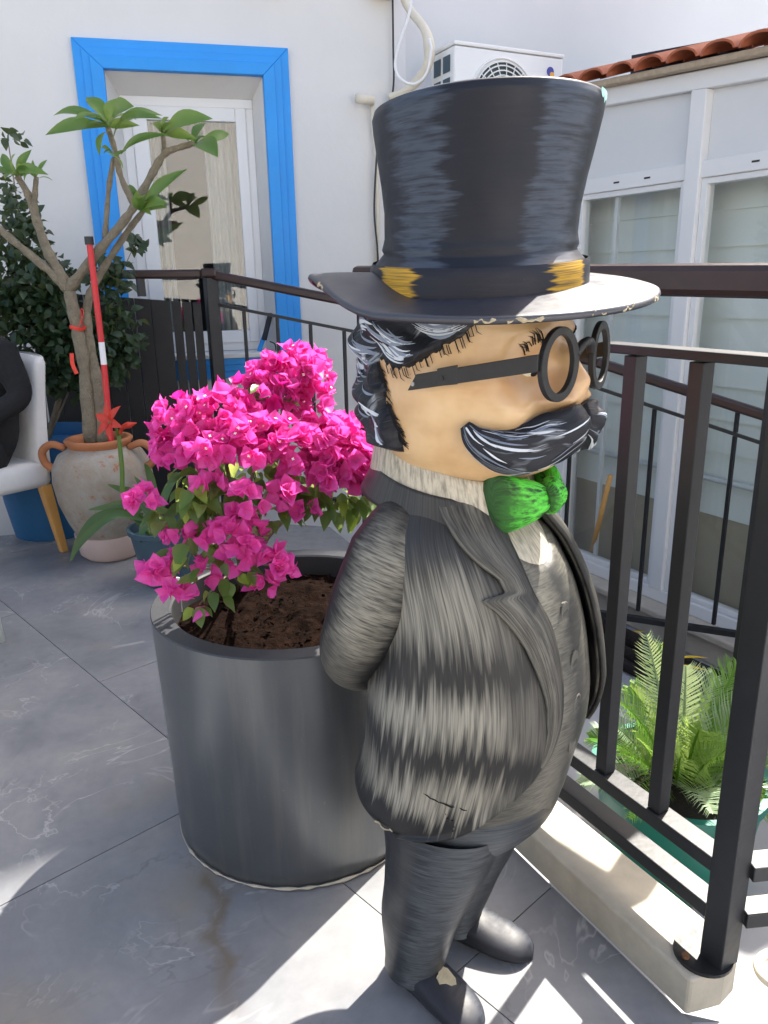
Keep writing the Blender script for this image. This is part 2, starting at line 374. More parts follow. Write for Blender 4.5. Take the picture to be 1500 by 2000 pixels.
def hairmat(name, rot, sc=1.0):
    b = NB(name); uvr = b.co('UV', (1, 1, 1), (0, 0, rot))
    wr = b.n('ShaderNodeVectorMath', operation='ADD'); b.l(uvr, wr.inputs[0])
    wn = b.n('ShaderNodeTexNoise'); wn.inputs['Scale'].default_value = 9 * sc; b.l(b.co('UV'), wn.inputs['Vector'])
    ws = b.n('ShaderNodeVectorMath', operation='SCALE'); b.l(wn.outputs['Color'], ws.inputs[0]); ws.inputs['Scale'].default_value = .10 / sc; b.l(ws.outputs[0], wr.inputs[1])
    mp = b.n('ShaderNodeMapping'); b.l(wr.outputs[0], mp.inputs[0]); mp.inputs['Scale'].default_value = (14 * sc, 260 * sc, 1)
    st = b.noise(mp.outputs[0], 1, 4, .65)
    mp2 = b.n('ShaderNodeMapping'); b.l(wr.outputs[0], mp2.inputs[0]); mp2.inputs['Scale'].default_value = (13 * sc, 34 * sc, 1)
    pt = b.ramp(b.noise(mp2.outputs[0], 1, 2), [(.56, 0.), (.66, 1.)])
    f = b.math('MULTIPLY', b.ramp(st, [(.40, 0.), (.54, 1.)]), pt)
    f = b.math('MAXIMUM', f, b.math('MULTIPLY', b.ramp(st, [(.60, 0.), (.7, 1.)]), .25))
    b.col(b.mix(f, (.016, .018, .024), (.36, .39, .43))); b.set(.5, 0, .3); b.bump(b.math('ADD', st, b.math('MULTIPLY', pt, 1.5)), .35, .006)
hairmat('hair_paint', R(25)); hairmat('moustache_paint', R(8), 1.0)
b = NB('face_paint'); v = b.co(); n = b.noise(v, 7, 4, .6)
c = b.ramp(n, [(.3, (.50, .285, .13)), (.5, (.66, .435, .22)), (.72, (.77, .56, .32))])
c = b.mix(b.ramp(b.noise(v, 5, 3), [(.5, 0.), (.72, .7)]), c, (.44, .17, .07))
b.col(c); b.set(.32, 0, .5, .25); b.bump(b.math('ADD', b.noise(v, 30, 4), b.noise(b.co('Object', (30, 30, 160)), 1, 3)), .10, .003)

# =================================================================== THE SETTING
UP = Vector((0, 0, 1))
def azv(a): return Vector((math.sin(R(a)), math.cos(R(a)), 0))
KD = azv(-28.7); KN = Vector((-KD.y, KD.x, 0)) * -1      # kerb direction, outward normal (to the right/back)
KC = Vector((.522, 1.076, 0))                              # outer floor corner of the kerb

# lower ground: one sheet to the horizon
tag(MB().add([(-150, -150, -.75), (150, -150, -.75), (150, 150, -.75), (-150, 150, -.75)], [(0, 1, 2, 3)]).build('ground', 'lower_paving'), kind='structure')
# terrace slab
edge = [KC + KD * 1.02, Vector((.1, 3.1, 0)), Vector((-.3, 4.02, 0)), Vector((-1.0, 4.2, 0)), Vector((-5.5, 3.2, 0)), Vector((-6, -5, 0)), Vector((4, -5, 0)), Vector((4, .95, 0)), Vector((.95, .95, 0)), KC + KD * 0]
slab = MB().prism([p + UP * -.75 for p in edge], UP * .745).build('terrace_floor', 'grout')
tag(slab, kind='structure')
# floor tiles clipped to the slab outline
TM = azv(-43); TN = azv(47)
def clip(poly, a, b_, keep):
    out = []; n = Vector((-(b_ - a).y, (b_ - a).x, 0))
    if n.dot(keep - a) < 0: n = -n
    for i in range(len(poly)):
        p, q = poly[i], poly[(i + 1) % len(poly)]; dp, dq = n.dot(p - a), n.dot(q - a)
        if dp >= 0: out.append(p)
        if dp * dq < 0: out.append(p + (q - p) * (dp / (dp - dq)))
    return out
nA = Vector((-1.56, 2.96, 0)).dot(TN); mB = Vector((-.68, 1.51, 0)).dot(TM)
W_, L_, J_ = .8, 1.6, .0013
inside = Vector((-.5, 1.5, 0)); tile_count = 0
for r in range(-6, 5):
    for k in range(-5, 5):
        n0 = nA + (r - 1) * W_; m0 = mB + k * L_ + (.0 if r % 2 == 0 else .8)
        poly = [TN * n + TM * m for n, m in ((n0 + J_, m0 + J_), (n0 + W_ - J_, m0 + J_), (n0 + W_ - J_, m0 + L_ - J_), (n0 + J_, m0 + L_ - J_))]
        for a, b_ in zip(edge, edge[1:] + edge[:1]):
            if (a - edge[8]).length < 1e-6 or (a - edge[7]).length < 1e-6 or (a - edge[9]).length < 1e-6 and False: continue
            if a is edge[0] or a is edge[1] or a is edge[2] or a is edge[3] or a is edge[4] or a is edge[5] or a is edge[6]:
                if a is edge[0]: continue
                poly = clip(poly, a, b_, inside)
                if len(poly) < 3: break
        if len(poly) < 3: continue
        poly = clip(poly, KC - KD * 3 - KN * .002, KC + KD * 3 - KN * .002, inside)
        if len(poly) < 3: continue
        MB().prism([p + UP * -.0045 for p in poly], UP * .0045).build('floor_tile', 'marble', slab, recalc=True)
# ground strip to the right of the kerb corner (rough concrete)
tag(MB().prism([KC + Vector((.0, -.02, -.3)), Vector((4, 1.0, -.3)), Vector((4, -4.9, -.3)), KC + KD * -5 + UP * -.3], UP * .296).build('concrete_strip', 'lower_paving'), kind='structure')
# kerb: long arm under the railing and a short return
KW, KH = .125, .082
kerb = empty('kerb', KC); tag(kerb, 'cream stone kerb under the dark square-bar railing, corner broken', 'kerb')
def kq(t, o, z): return KC + KD * t + KN * o + UP * z
MB().prism([kq(-.012, 0, 0), kq(1.02, 0, 0), kq(1.02, KW, 0), kq(.02, KW + .012, 0), kq(-.022, KW - .01, 0), kq(-.03, KW * .55, 0)], UP * KH).build('kerb_arm', 'kerb_stone', kerb, world=True, bevel=.006)
# planting ledge behind the kerb
tag(MB().prism([kq(-.02, KW, -.75), kq(1.05, KW, -.75), kq(1.4, .9, -.75), Vector((1.9, 2.1, -.75)), Vector((2.4, 1.1, -.75)), Vector((.95, 1.02, -.75))], UP * .47).build('planting_ledge', 'lower_paving'), kind='structure')

# ------------------------------------------------------------------ white house with the blue-framed window
WD = azv(76); WN = Vector((WD.y, -WD.x, 0))                # along wall, towards camera
W0 = Vector((-1.64, 4.72, 0))
def wp(s, n, z): return W0 + WD * s + WN * n + UP * z
house = empty('white_house', W0); tag(house, 'white plastered house wall with blue moulded window surround', 'house')
def wbox(mb, s0, s1, z0, z1, n0, n1):
    return mb.prism([wp(s0, n0, z0), wp(s1, n0, z0), wp(s1, n0, z1), wp(s0, n0, z1)], WN * (n1 - n0))
SI0, SI1, ZI0, ZI1 = .155, 1.015, .87, 2.415               # opening
HS0, HS1, HT = -5.5, 1.80, 8.75
m = MB(); wbox(m, HS0, SI0, -.75, HT, -.3, 0); wbox(m, SI1, HS1, -.75, HT, -.3, 0); wbox(m, SI0, SI1, -.75, ZI0, -.3, 0); wbox(m, SI0, SI1, ZI1, HT, -.3, 0)
m.build('wall', 'plaster', house, world=True)
# blue surround in three stepped mouldings per side, mitred
for lay, (a, d) in enumerate(((0, .03), (.045, .042), (.085, .055))):
    o0, o1, z0, z1 = -.0 + a, 1.17 - a, .715 + a, 2.567 - a
    x0, x1, y0, y1 = SI0 - .002, SI1 + .002, ZI0 - .002, ZI1 + .002
    if lay < 2: x0, x1, y0, y1 = SI0 - .01 * (2 - lay), SI1 + .01 * (2 - lay), ZI0 - .01 * (2 - lay), ZI1 + .01 * (2 - lay)
    m = MB(); e = .001 + lay * .0005
    for quad in (((o0, z0), (x0, y0), (x0, y1), (o0, z1)), ((o0, z1), (x0, y1), (x1, y1), (o1, z1)), ((o1, z1), (x1, y1), (x1, y0), (o1, z0)), ((o1, z0), (x1, y0), (x0, y0), (o0, z0))):
        m.prism([wp(s, e, z) for s, z in quad], WN * (d - e))
    m.build('window_moulding', 'blue_paint', house, world=True, bevel=.004)
sp = MB(); fi = (SI0 + .055, SI1 - .05, ZI0 + .002, ZI1 - .085); fo = (SI0, SI1, ZI0, ZI1)
def rq(r, n): return [wp(r[0], n, r[2]), wp(r[1], n, r[2]), wp(r[1], n, r[3]), wp(r[0], n, r[3])]
qa, qb = rq(fo, .0), rq(fi, -.15)
for k in (1, 2, 3): k2 = (k + 1) % 4; sp.add([qa[k], qa[k2], qb[k2], qb[k]], [(0, 1, 2, 3)])
sp.build('window_reveal', 'plaster', house, world=True)
win = MB(); s0, s1, z0, z1 = fi
n0, n1 = -.20, -.148
for a in ((s0, s0 + .055, z0 + .05, z1 - .05), (s1 - .045, s1, z0 + .05, z1 - .05), (s0, s1, z1 - .05, z1), (s0, s1, z0, z0 + .05)): wbox(win, *a, n0, n1)
win = win.build('window_frame', 'pvc', house, world=True, bevel=.004)
m = MB(); sa, sb, za, zb = s0 + .055, s1 - .045, z0 + .05, z1 - .05
n0, n1 = -.19, -.135
for a in ((sa, sa + .085, za, zb), (sb - .062, sb, za, zb), (sa + .085, sb - .062, zb - .075, zb), (sa + .085, sb - .062, za, za + .075)): wbox(m, *a, n0, n1)
m.build('window_sash', 'pvc', house, world=True, bevel=.004)
wbox(MB(), sa + .08, sb - .058, za + .07, zb - .07, -.160, -.154).build('window_pane', 'glass', house, world=True)
wbox(MB(), SI0 + .001, SI1 - .001, ZI0 - .028, ZI0 - .001, -.135, .075).build('window_sill', 'plaster', house, world=True, bevel=.004)
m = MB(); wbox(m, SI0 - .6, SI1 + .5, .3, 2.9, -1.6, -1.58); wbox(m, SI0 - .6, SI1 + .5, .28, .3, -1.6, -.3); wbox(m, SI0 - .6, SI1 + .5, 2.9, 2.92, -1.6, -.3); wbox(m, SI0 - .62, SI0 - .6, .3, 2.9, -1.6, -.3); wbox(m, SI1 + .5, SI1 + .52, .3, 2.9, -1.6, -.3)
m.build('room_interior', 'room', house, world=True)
for (c0, c1) in ((SI0 + .02, SI0 + .28), (SI0 + .52, SI1 - .02)):
    def f(i, j, c0=c0, c1=c1):
        t = i / 60; s = c0 + (c1 - c0) * t; n = -.42 + .025 * math.sin(t * 42) + .01 * math.sin(t * 17 + j * .2); z = .9 + 1.45 * j / 12
        return wp(s, n, z), (t, z)
    grid(61, 13, f).build('curtain', 'curtain', house, world=True, smooth=True)
# bracket stubs and wall fittings at the top
fit = MB(); wbox(fit, 1.07, 1.15, 2.86, 2.95, 0, .09); fit.build('wall_bracket', 'rust', house, world=True, bevel=.005)
fit = MB(); wbox(fit, 1.66, 1.79, 2.845, 2.92, 0, .12); fit.build('wall_box', 'kerb_stone', house, world=True, bevel=.008)
# small pipe stub
c = gy(705, 197, 5.07); st = empty('pipe_stub', c); tag(st, 'short cream pipe stub sticking out of the white house wall', 'pipe')
MB().tube([gy(695, 192, 5.03), gy(730, 197, 5.06)], .026, 12).build('pipe', 'cream_hose', st, world=True, smooth=True)
MB().tube([gy(725, 200, 5.08), gy(735, 300, 5.08), gy(738, 420, 5.09), gy(733, 560, 5.09)], .012, 8).build('drop_pipe', 'cream_hose', st, world=True, smooth=True)
# black cable down the house corner
tag(MB().tube(catmull([gy(766, -60, 5.11), gy(768, 90, 5.11), gy(767, 180, 5.11), gy(742, 250, 5.07), gy(731, 400, 5.06), gy(738, 500, 5.06), gy(742, 640, 5.06)], 6), .0065, 6).build('wall_cable', 'black_metal', smooth=True), 'thin black cable running down the corner of the white house', 'cable')

# right-hand taller wall behind the air conditioner
BD = azv(64); BN = Vector((BD.y, -BD.x, 0)); B0 = Vector((.185, 5.28, 0))
m = MB().prism([B0 + UP * -.75, B0 + BD * 9 + UP * -.75, B0 + BD * 9 + UP * HT, B0 + UP * HT], -BN * .3)
m.add(*[[wp(HS1, 0, -.75), wp(HS1, 0, HT), B0 + UP * HT, B0 + UP * -.75], [(0, 1, 2, 3)]])
tag(m.build('rear_house', 'plaster_grey'), 'tall plain white rear wall behind the air conditioner', 'house')
# house across the terrace, behind the viewpoint: it is what the window reflects
opp = empty('opposite_house', (0, -5.2, 0)); tag(opp, 'white house across the terrace with porch posts', 'house')
m = MB().box((0, -5.3, 1.7), (14, .3, 4.9)); m.build('wall', 'plaster', opp, world=True)
for x in (-4.2, -2.6, -1.0, .6): MB().box((x, -3.9, 1.1), (.16, .16, 2.2)).build('porch_post', 'pvc', opp, world=True, bevel=.01)
MB().box((-2, -4.5, 2.25), (6, 1.5, .12)).build('porch_roof', 'dark_wood', opp, world=True)

# ------------------------------------------------------------------ glazed lean-to with tiled roof (right)
ED = azv(-30); EN = Vector((-ED.y, ED.x, 0)); EP = gy(1340, 600, 4.2); E0 = Vector((EP.x, EP.y, 0))
if EN.dot(-E0) < 0: EN = -EN
def ep(s, n, z): return E0 + ED * s + EN * n + UP * z
def es(px, py):
    d = ray(px, py); t = EN.dot(E0 - CO) / EN.dot(d); q = CO + d * t; return (q - E0).dot(ED), q.z
def zsh(s, z): return z + (.065 * (s - .75) + .07 if z > 1.95 else 0)      # the eaves run slightly downhill
def ebox(mb, s0, s1, z0, z1, n0, n1):
    return mb.prism([ep(s0, n0, zsh(s0, z0)), ep(s1, n0, zsh(s1, z0)), ep(s1, n0, zsh(s1, z1)), ep(s0, n0, zsh(s0, z1))], EN * (n1 - n0))
lean = empty('glazed_veranda', E0 + UP * -.75); tag(lean, 'white framed glass veranda with terracotta tiled roof edge', 'veranda')
SF, SN = .92, -2.6                                        # far and near ends along ED
ps = es(1310, 900)[0]
posts = [ps, ps + 1.52, ps - 1.5]
ZS, ZG, ZP, ZB = -.50, 1.745, 1.825, 2.13
ebox(MB(), SN, SF, -.75, ZS - .10, -.25, .10).build('stone_plinth', 'ledge_stone', lean, world=True, bevel=.01)
ebox(MB(), SN, SF, ZS - .098, ZS - .055, -.25, .155).build('stone_step', 'ledge_stone', lean, world=True, bevel=.01)
ebox(MB(), SN, SF, ZS - .054, ZS + .02, -.06, .03).build('bottom_rail', 'pvc', lean, world=True, bevel=.005)
ebox(MB(), SN, SF, ZG, ZP, -.055, .026).build('middle_rail', 'pvc', lean, world=True, bevel=.005)
ebox(MB(), SN, SF, ZB, ZB + .085, -.06, .035).build('top_beam', 'pvc', lean, world=True, bevel=.006)
for i, s in enumerate((ps, ps - 1.15, ps + .86)):
    ebox(MB(), s - .045, s + .045, ZS + .021, ZB - .001, -.065, .040).build('post', 'pvc', lean, world=True, bevel=.005)
seg = [(ps + .046, ps + .814), (ps - 1.104, ps - .046), (SN, ps - 1.196)]
for (a, b_) in seg:
    ebox(MB(), a, b_, ZP + .001, ZB - .001, -.03, -.012).build('upper_panel', 'pvc_panel', lean, world=True)
    mid = MB()
    for q in ((a, a + .035), (b_ - .035, b_)): ebox(mid, q[0], q[1], ZS + .022, ZG - .001, -.045, .015)
    ebox(mid, a + .035, b_ - .035, ZG - .03, ZG - .001, -.045, .014); ebox(mid, a + .035, b_ - .035, ZS + .022, ZS + .05, -.045, .014)
    mid.build('pane_frame', 'pvc', lean, world=True, bevel=.003)
    ebox(MB(), a + .03, b_ - .03, ZS + .045, ZG - .025, -.018, -.012).build('window_pane', 'glass_green', lean, world=True)
    n = 3
    for px in (a + .25, b_ - .3): ebox(MB(), px - .02, px + .02, ZG + .035, ZG + .044, .0262, .0285).build('drain_slot', 'black_metal', lean, world=True)
s_m = es(1192, 480)[0]
ebox(MB(), s_m - .012, s_m + .012, ZS + .05, ZG - .03, -.05, -.03).build('mullion', 'pvc', lean, world=True)
# inside: lapped siding wall, tan floor zone, white pipe
z = -.02; k = 0
while z < 2.15:
    m = MB().prism([ep(SN, -.20, z), ep(SN, -.18, z), ep(SN, -.205, z + .185), ep(SN, -.225, z + .185)], ED * (SF - SN + .1))
    m.build('siding_board', 'siding', lean, world=True); z += .18; k += 1
ebox(MB(), SN, SF + .1, -.55, -.022, -.26, -.191).build('inner_base', 'tan_wall', lean, world=True)
MB().tube([ep(SN, -.13, .20), ep(SF, -.13, .20)], .016, 10).build('inner_pipe', 'pvc', lean, world=True, smooth=True)
ebox(MB(), SF + .001, SF + .06, -.75, ZB + .08, -1.9, .03).build('end_wall', 'plaster_grey', lean, world=True)
# roof deck and tiles
rs = Vector((0, 0, 0)); slope = math.tan(R(11))
dk = MB(); dz_ = 1.3 * slope
dk.add([ep(s_, n_, zsh(s_, ZB + .086 + h_ + (dz_ if n_ < 0 else 0))) for s_ in (SN, SF) for n_ in (.07, -1.23) for h_ in (0, .03)], [(0, 1, 3, 2), (4, 6, 7, 5), (0, 4, 5, 1), (2, 3, 7, 6), (0, 2, 6, 4), (1, 5, 7, 3)])
dk.build('roof_deck', 'mortar', lean, world=True)
def tile_mesh():
    b = MB()
    def f(i, j):
        a = math.pi * i / 10; t = j / 3; r = (.095 - .012 * t); z = r * .55 * math.sin(a); return Vector((r * math.cos(a), .44 * t, z)), (i / 10, t)
    b = grid(11, 4, f)
    def g(i, j):
        a = math.pi * i / 10; t = j / 3; r = (.083 - .012 * t); z = r * .5 * math.sin(a); return Vector((r * math.cos(a), .44 * t, z)), (i / 10, t)
    c2 = grid(11, 4, g); b.add(c2.v, c2.f, c2.uv)
    n = 11; off = 44
    b.f += [(i, i + 1, off + i + 1, off + i) for i in range(10)]
    return b
tm = tile_mesh().build('roof_tile', 'terracotta_tile', None, smooth=True, autosmooth=40); tme = tm.data; bpy.data.objects.remove(tm)
Rinv = PM[lean.name].inverted()
k = 0
for col in range(17):
    for row in range(4):
        s = SF - .06 - col * .205 + random.uniform(-.012, .012)
        base = ep(s, .14 - row * .36, zsh(s, ZB + .122 + row * .36 * slope + .012 * row))
        x = ED; y = (-EN + UP * (slope + .07)).normalized(); zz = x.cross(y); 
        if zz.z < 0: x = -x; zz = -zz
        M = Matrix((x, y, zz)).transposed().to_4x4(); M.translation = base
        M = M @ Matrix.Rotation(random.uniform(-.06, .06), 4, 'Z') @ Matrix.Rotation(random.uniform(-.05, .05), 4, 'Y')
        inst('roof_tile', tme, lean, Rinv @ M)
ebox(MB(), SN, SF, ZB + .0865, ZB + .118, .036, .10).build('mortar_edge', 'mortar', lean, world=True, bevel=.008)
MB().prism([ep(SF - .75, -.55, ZB + .27), ep(SF + .1, -.55, ZB + .27), ep(SF + .1, -.55, ZB + .46), ep(SF - .5, -.55, ZB + .40)], EN * -.4).build('roof_membrane', 'membrane', lean, world=True)

# ------------------------------------------------------------------ air conditioner on the rear wall
AC0 = gy(888, 78, 4.85); AW, AH, AD = .76, .54, .27
ac = empty('air_conditioner', AC0 - UP * AH); tag(ac, 'white outdoor air conditioner unit on the rear wall above the hat', 'air conditioner')
def acp(s, n, z): return AC0 + BD * s + BN * n + UP * z
def acbox(mb, s0, s1, z0, z1, n0, n1): return mb.prism([acp(s0, n0, z0), acp(s1, n0, z0), acp(s1, n0, z1), acp(s0, n0, z1)], BN * (n1 - n0))
acbox(MB(), 0, AW, -AH, -.022, -AD, 0).build('casing', 'ac_white', ac, world=True, bevel=.012)
acbox(MB(), -.004, AW + .004, -.020, .0, -AD - .004, .005).build('top_cover', 'ac_white', ac, world=True, bevel=.006)
fc = Vector((.33, 0, -.285))
fm = MB()
ring = lambda rr, tr, nn=40, zoff=.012: [acp(fc.x + rr * math.cos(2 * math.pi * i / nn), zoff, fc.z + rr * math.sin(2 * math.pi * i / nn)) for i in range(nn + 1)]
dm = MB(); dm.prism([acp(fc.x + .205 * math.cos(2 * math.pi * i / 40), .001, fc.z + .205 * math.sin(2 * math.pi * i / 40)) for i in range(40)], BN * .002)
dm.build('fan_opening', 'ac_dark', ac, world=True)
for rr in (.06, .085, .11, .135, .16, .185, .205): fm.tube(ring(rr, .004), .0042, 6, cap=False)
for i in range(20):
    a = 2 * math.pi * i / 20; a2 = a + .25
    fm.tube([acp(fc.x + .05 * math.cos(a), .014, fc.z + .05 * math.sin(a)), acp(fc.x + .205 * math.cos(a2), .012, fc.z + .205 * math.sin(a2))], .0032, 5)
fm.tube(ring(.225, .006, 40, .004), .006, 6, cap=False)
fm.build('fan_grille', 'ac_white', ac, world=True, smooth=True)
for r_ in range(4):
    for c_ in range(2):
        n1 = -.045 - c_ * .105; zt = -.06 - r_ * .115
        MB().prism([acp(-.0015, n1, zt), acp(-.0015, n1 - .075, zt), acp(-.0015, n1 - .075, zt - .085), acp(-.0015, n1, zt - .085)], BD * .003 * -1).build('side_vent', 'slate_pot', ac, world=True)
def disc(c, r, n=20): return [acp(c[0] + r * math.cos(2 * math.pi * i / n), .0012, c[1] + r * math.sin(2 * math.pi * i / n)) for i in range(n)]
MB().prism(disc((.665, -.10), .026), BN * .001).build('logo_disc', 'navy_logo', ac, world=True)
MB().prism([p + BN * .0012 for p in disc((.677, -.117), .016)], BN * .001).build('logo_disc', 'orange_logo', ac, world=True)
acbox(MB(), .08, .11, -AH - .03, -AH - .001, -AD - .22, -.02).build('bracket', 'pvc', ac, world=True)
acbox(MB(), .62, .65, -AH - .03, -AH - .001, -AD - .22, -.02).build('bracket', 'pvc', ac, world=True)
hose = empty('insulated_hose', gy(830, 90, 4.9)); tag(hose, 'thick cream insulated hose looping beside the air conditioner', 'hose')
MB().tube(catmull([gy(770, -60, 5.15), gy(795, 10, 5.1), gy(828, 55, 5.0), gy(838, 90, 4.95), gy(836, 125, 4.95), gy(815, 158, 5.0), gy(785, 182, 5.05), gy(760, 190, 5.08)], 6), rlist([.022, .024, .024, .034, .03, .028, .024, .022], 43), 10).build('hose', 'cream_hose', hose, world=True, smooth=True)
MB().tube(catmull([gy(808, -40, 4.9), gy(798, 30, 4.9), gy(778, 90, 4.9), gy(772, 130, 4.9), gy(783, 155, 4.88), gy(808, 164, 4.87), gy(832, 145, 4.86), gy(842, 100, 4.85), gy(838, 75, 4.85)], 6), .008, 8).build('thin_line', 'pvc', hose, world=True, smooth=True)

# ------------------------------------------------------------------ railings
PB = kq(-.008, .078, 0)
def rt(px, py):
    d = ray(px, py); t = KN.dot(PB - CO) / KN.dot(d); q = CO + d * t; return (q - PB).dot(KD), q.z
def rp(t, z, o=0): return PB + KD * t + KN * o + UP * z
rail = empty('square_bar_railing', PB + UP * KH); tag(rail, 'dark grey square-bar railing standing on the stone kerb', 'railing')
ZT = 1.158
rl = MB(); rl.bar(rp(0, KH + .004), rp(0, ZT - .011), .046); rl.build('corner_post', 'grey_metal', rail, world=True, bevel=.002)
tb = [rt(1178, 1555)[0], rt(1280, 1632)[0]]
dt = abs(tb[0] - tb[1]); TE = tb[0] + .075
for i, t in enumerate([tb[1], tb[0]]):
    MB().bar(rp(t, .301), rp(t, ZT - .011), .028).build('baluster', 'grey_metal', rail, world=True, bevel=.0015)
MB().bar(rp(TE + .14, KH + .001), rp(TE + .14, .299), .028).build('end_foot', 'grey_metal', rail, world=True, bevel=.002)
MB().bar(rp(-.05, ZT), rp(TE, ZT), .050, .016).build('top_bar', 'grey_metal', rail, world=True, bevel=.002)
MB().bar(rp(.0235, .285), rp(TE + .125, .285), .044, .03).build('bottom_bar', 'grey_metal', rail, world=True, bevel=.002)
MB().bar(rp(.0235, .185), rp(TE + .125, .185), .044, .03).build('bottom_bar', 'grey_metal', rail, world=True, bevel=.002)
fl = MB().lathe([(0, 0), (.052, 0), (.052, .007), (.0, .007)], 32, rp(.022, KH + .0005, -.014)); fl.build('base_plate', 'black_metal', rail, world=True)
MB().tube([rp(.03, KH + .007, -.052), rp(.03, KH + .013, -.052)], .007, 8).build('anchor_bolt', 'rust', rail, world=True)
RD = Vector((.995, .10, 0)).normalized()
PC = rp(0, 0)
for z in (.285, .185): MB().bar(PC + RD * .03 + UP * z, PC + RD * 1.7 + UP * z, .044, .03).build('bottom_bar', 'grey_metal', rail, world=True, bevel=.002)
MB().bar(PC + RD * .04 + UP * (ZT + .0), PC + RD * 1.7 + UP * ZT, .050, .0195).build('top_bar', 'grey_metal', rail, world=True, bevel=.002)
for s in (.115, .235, .355, .475, .6, .9, 1.2, 1.5): MB().bar(PC + RD * s + UP * .301, PC + RD * s + UP * (ZT - .011), .028).build('baluster', 'grey_metal', rail, world=True, bevel=.0015)

stair = empty('stair_railing', gy(410, 700, 4.1).xy.to_3d()); tag(stair, 'black stair railing with dark wooden handrail and thin balusters below the window', 'railing')
SPX = [(410, 536, 4.5), (705, 594, 4.3), (1165, 707, 3.9), (1590, 842, 3.4)]
LPX = [(410, 592, 4.5), (705, 650, 4.3), (1165, 757, 3.9), (1590, 900, 3.4)]
SP = [gy(*p) for p in SPX]; LP = [gy(*p) for p in LPX]
for i in range(3):
    MB().bar(SP[i], SP[i + 1], .055, .048).build('handrail', 'dark_wood', stair, world=True, bevel=.012)
    MB().bar(LP[i], LP[i + 1], .016, .016).build('lower_bar', 'black_metal', stair, world=True)
def on_line(L, px):
    for i in range(3):
        xa = [s[0] for s in SPX]
        if xa[i] <= px <= xa[i + 1]:
            lo, hi = 0, 1
            for _ in range(30):
                mid = (lo + hi) / 2; q = L[i].lerp(L[i + 1], mid)
                # project
                v = q - CO; zc = v.y * math.cos(PITCH) - v.z * math.sin(PITCH); xr = v.x / zc; yr = (v.y * math.sin(PITCH) + v.z * math.cos(PITCH)) / zc
                X = 750 + FPX * (math.cos(ROLL) * xr - math.sin(ROLL) * yr)
                if X < px: lo = mid
                else: hi = mid
            return L[i].lerp(L[i + 1], (lo + hi) / 2)
for px in (476, 541, 606, 672, 800, 880, 960, 1040, 1120, 1279, 1436, 1545):
    q = on_line(LP, px); zb = .07 if px < 760 else -.42
    if px in (1436,): q2 = on_line(SP, px); MB().bar(q + UP * .009, Vector((q.x, q.y, q2.z - .03)), .016).build('baluster', 'black_metal', stair, world=True)
    MB().bar(Vector((q.x, q.y, zb)), q - UP * .0085, .016).build('baluster', 'black_metal', stair, world=True)
a, b2 = LP[0], LP[1]
MB().bar(Vector((a.x, a.y, .055)), Vector((b2.x + .05, b2.y, .055)), .03, .028).build('bottom_bar', 'black_metal', stair, world=True)
MB().bar(Vector((LP[1].x + .1, LP[1].y, -.44)), Vector((LP[3].x, LP[3].y, -.44)), .03, .03).build('bottom_bar', 'black_metal', stair, world=True)
for px in (566, 578):
    q = on_line(LP, px); MB().bar(Vector((q.x, q.y, -.05)), Vector((q.x, q.y, .04)), .022).build('foot', 'black_metal', stair, world=True)
p0 = gy(410, 535, 4.5)
MB().bar(Vector((p0.x, p0.y, -.05)), Vector((p0.x, p0.y, p0.z - .02)), .068).build('newel_post', 'black_metal', stair, world=True, bevel=.004)
MB().box((p0.x, p0.y, p0.z + .005), (.09, .09, .05)).build('newel_cap', 'dark_wood', stair, world=True, bevel=.012)
pl_ = gy(60, 538, 4.35)
MB().bar(pl_, p0 - (p0 - pl_).normalized() * .046, .055, .048).build('handrail', 'dark_wood', stair, world=True, bevel=.012)
q = gy(275, 557, 4.44); MB().bar(q - UP * .06, q + UP * .035, .04).build('rail_support', 'black_metal', stair, world=True)
# dark board screen left of the newel
scr = empty('board_screen', gy(250, 700, 4.1).xy.to_3d()); tag(scr, 'black vertical board screen under the handrail behind the urn', 'screen')
A_, B_ = gy(60, 568, 4.36), gy(393, 592, 4.5)
xs = [60, 92, 124, 156, 188, 220, 252, 284, 316, 328, 350, 372, 394]
xd = (B_ - A_)
for i, (x0, x1) in enumerate([(60, 92), (93, 125), (126, 158), (159, 191), (192, 224), (225, 257), (258, 290), (291, 329), (333, 351), (354, 372), (375, 392)]):
    f0, f1 = (x0 - 60) / 333, (x1 - 60) / 333; pa, pb = A_ + xd * f0, A_ + xd * f1; jit = random.uniform(-.004, .004)
    MB().prism([Vector((pa.x, pa.y + jit, -.02)), Vector((pb.x, pb.y + jit, -.02)), Vector((pb.x, pb.y + jit, pb.z)), Vector((pa.x, pa.y + jit, pa.z))], Vector((-.004, .022, 0))).build('board', 'plank_black', scr, world=True, bevel=.002)
# heavy handrail past the statue
NW = gy(722, 600, 3.3); ra = gy(718, 541, 3.3); rb = gy(1570, 549, 1.98)
heavy = empty('wooden_handrail', Vector((NW.x, NW.y, 0))); tag(heavy, 'thick dark wooden handrail on black posts passing behind the hat brim', 'handrail')
MB().bar(ra - (rb - ra).normalized() * .06, rb, .085, .088).build('handrail', 'dark_wood', heavy, world=True, bevel=.02)
for f, zb in ((.0, -.3), (.52, -.75), (.998, -.75)):
    q = ra.lerp(rb, f); MB().bar(Vector((q.x, q.y, zb)), Vector((q.x, q.y, q.z - .04)), .076).build('post', 'black_metal', heavy, world=True, bevel=.004)
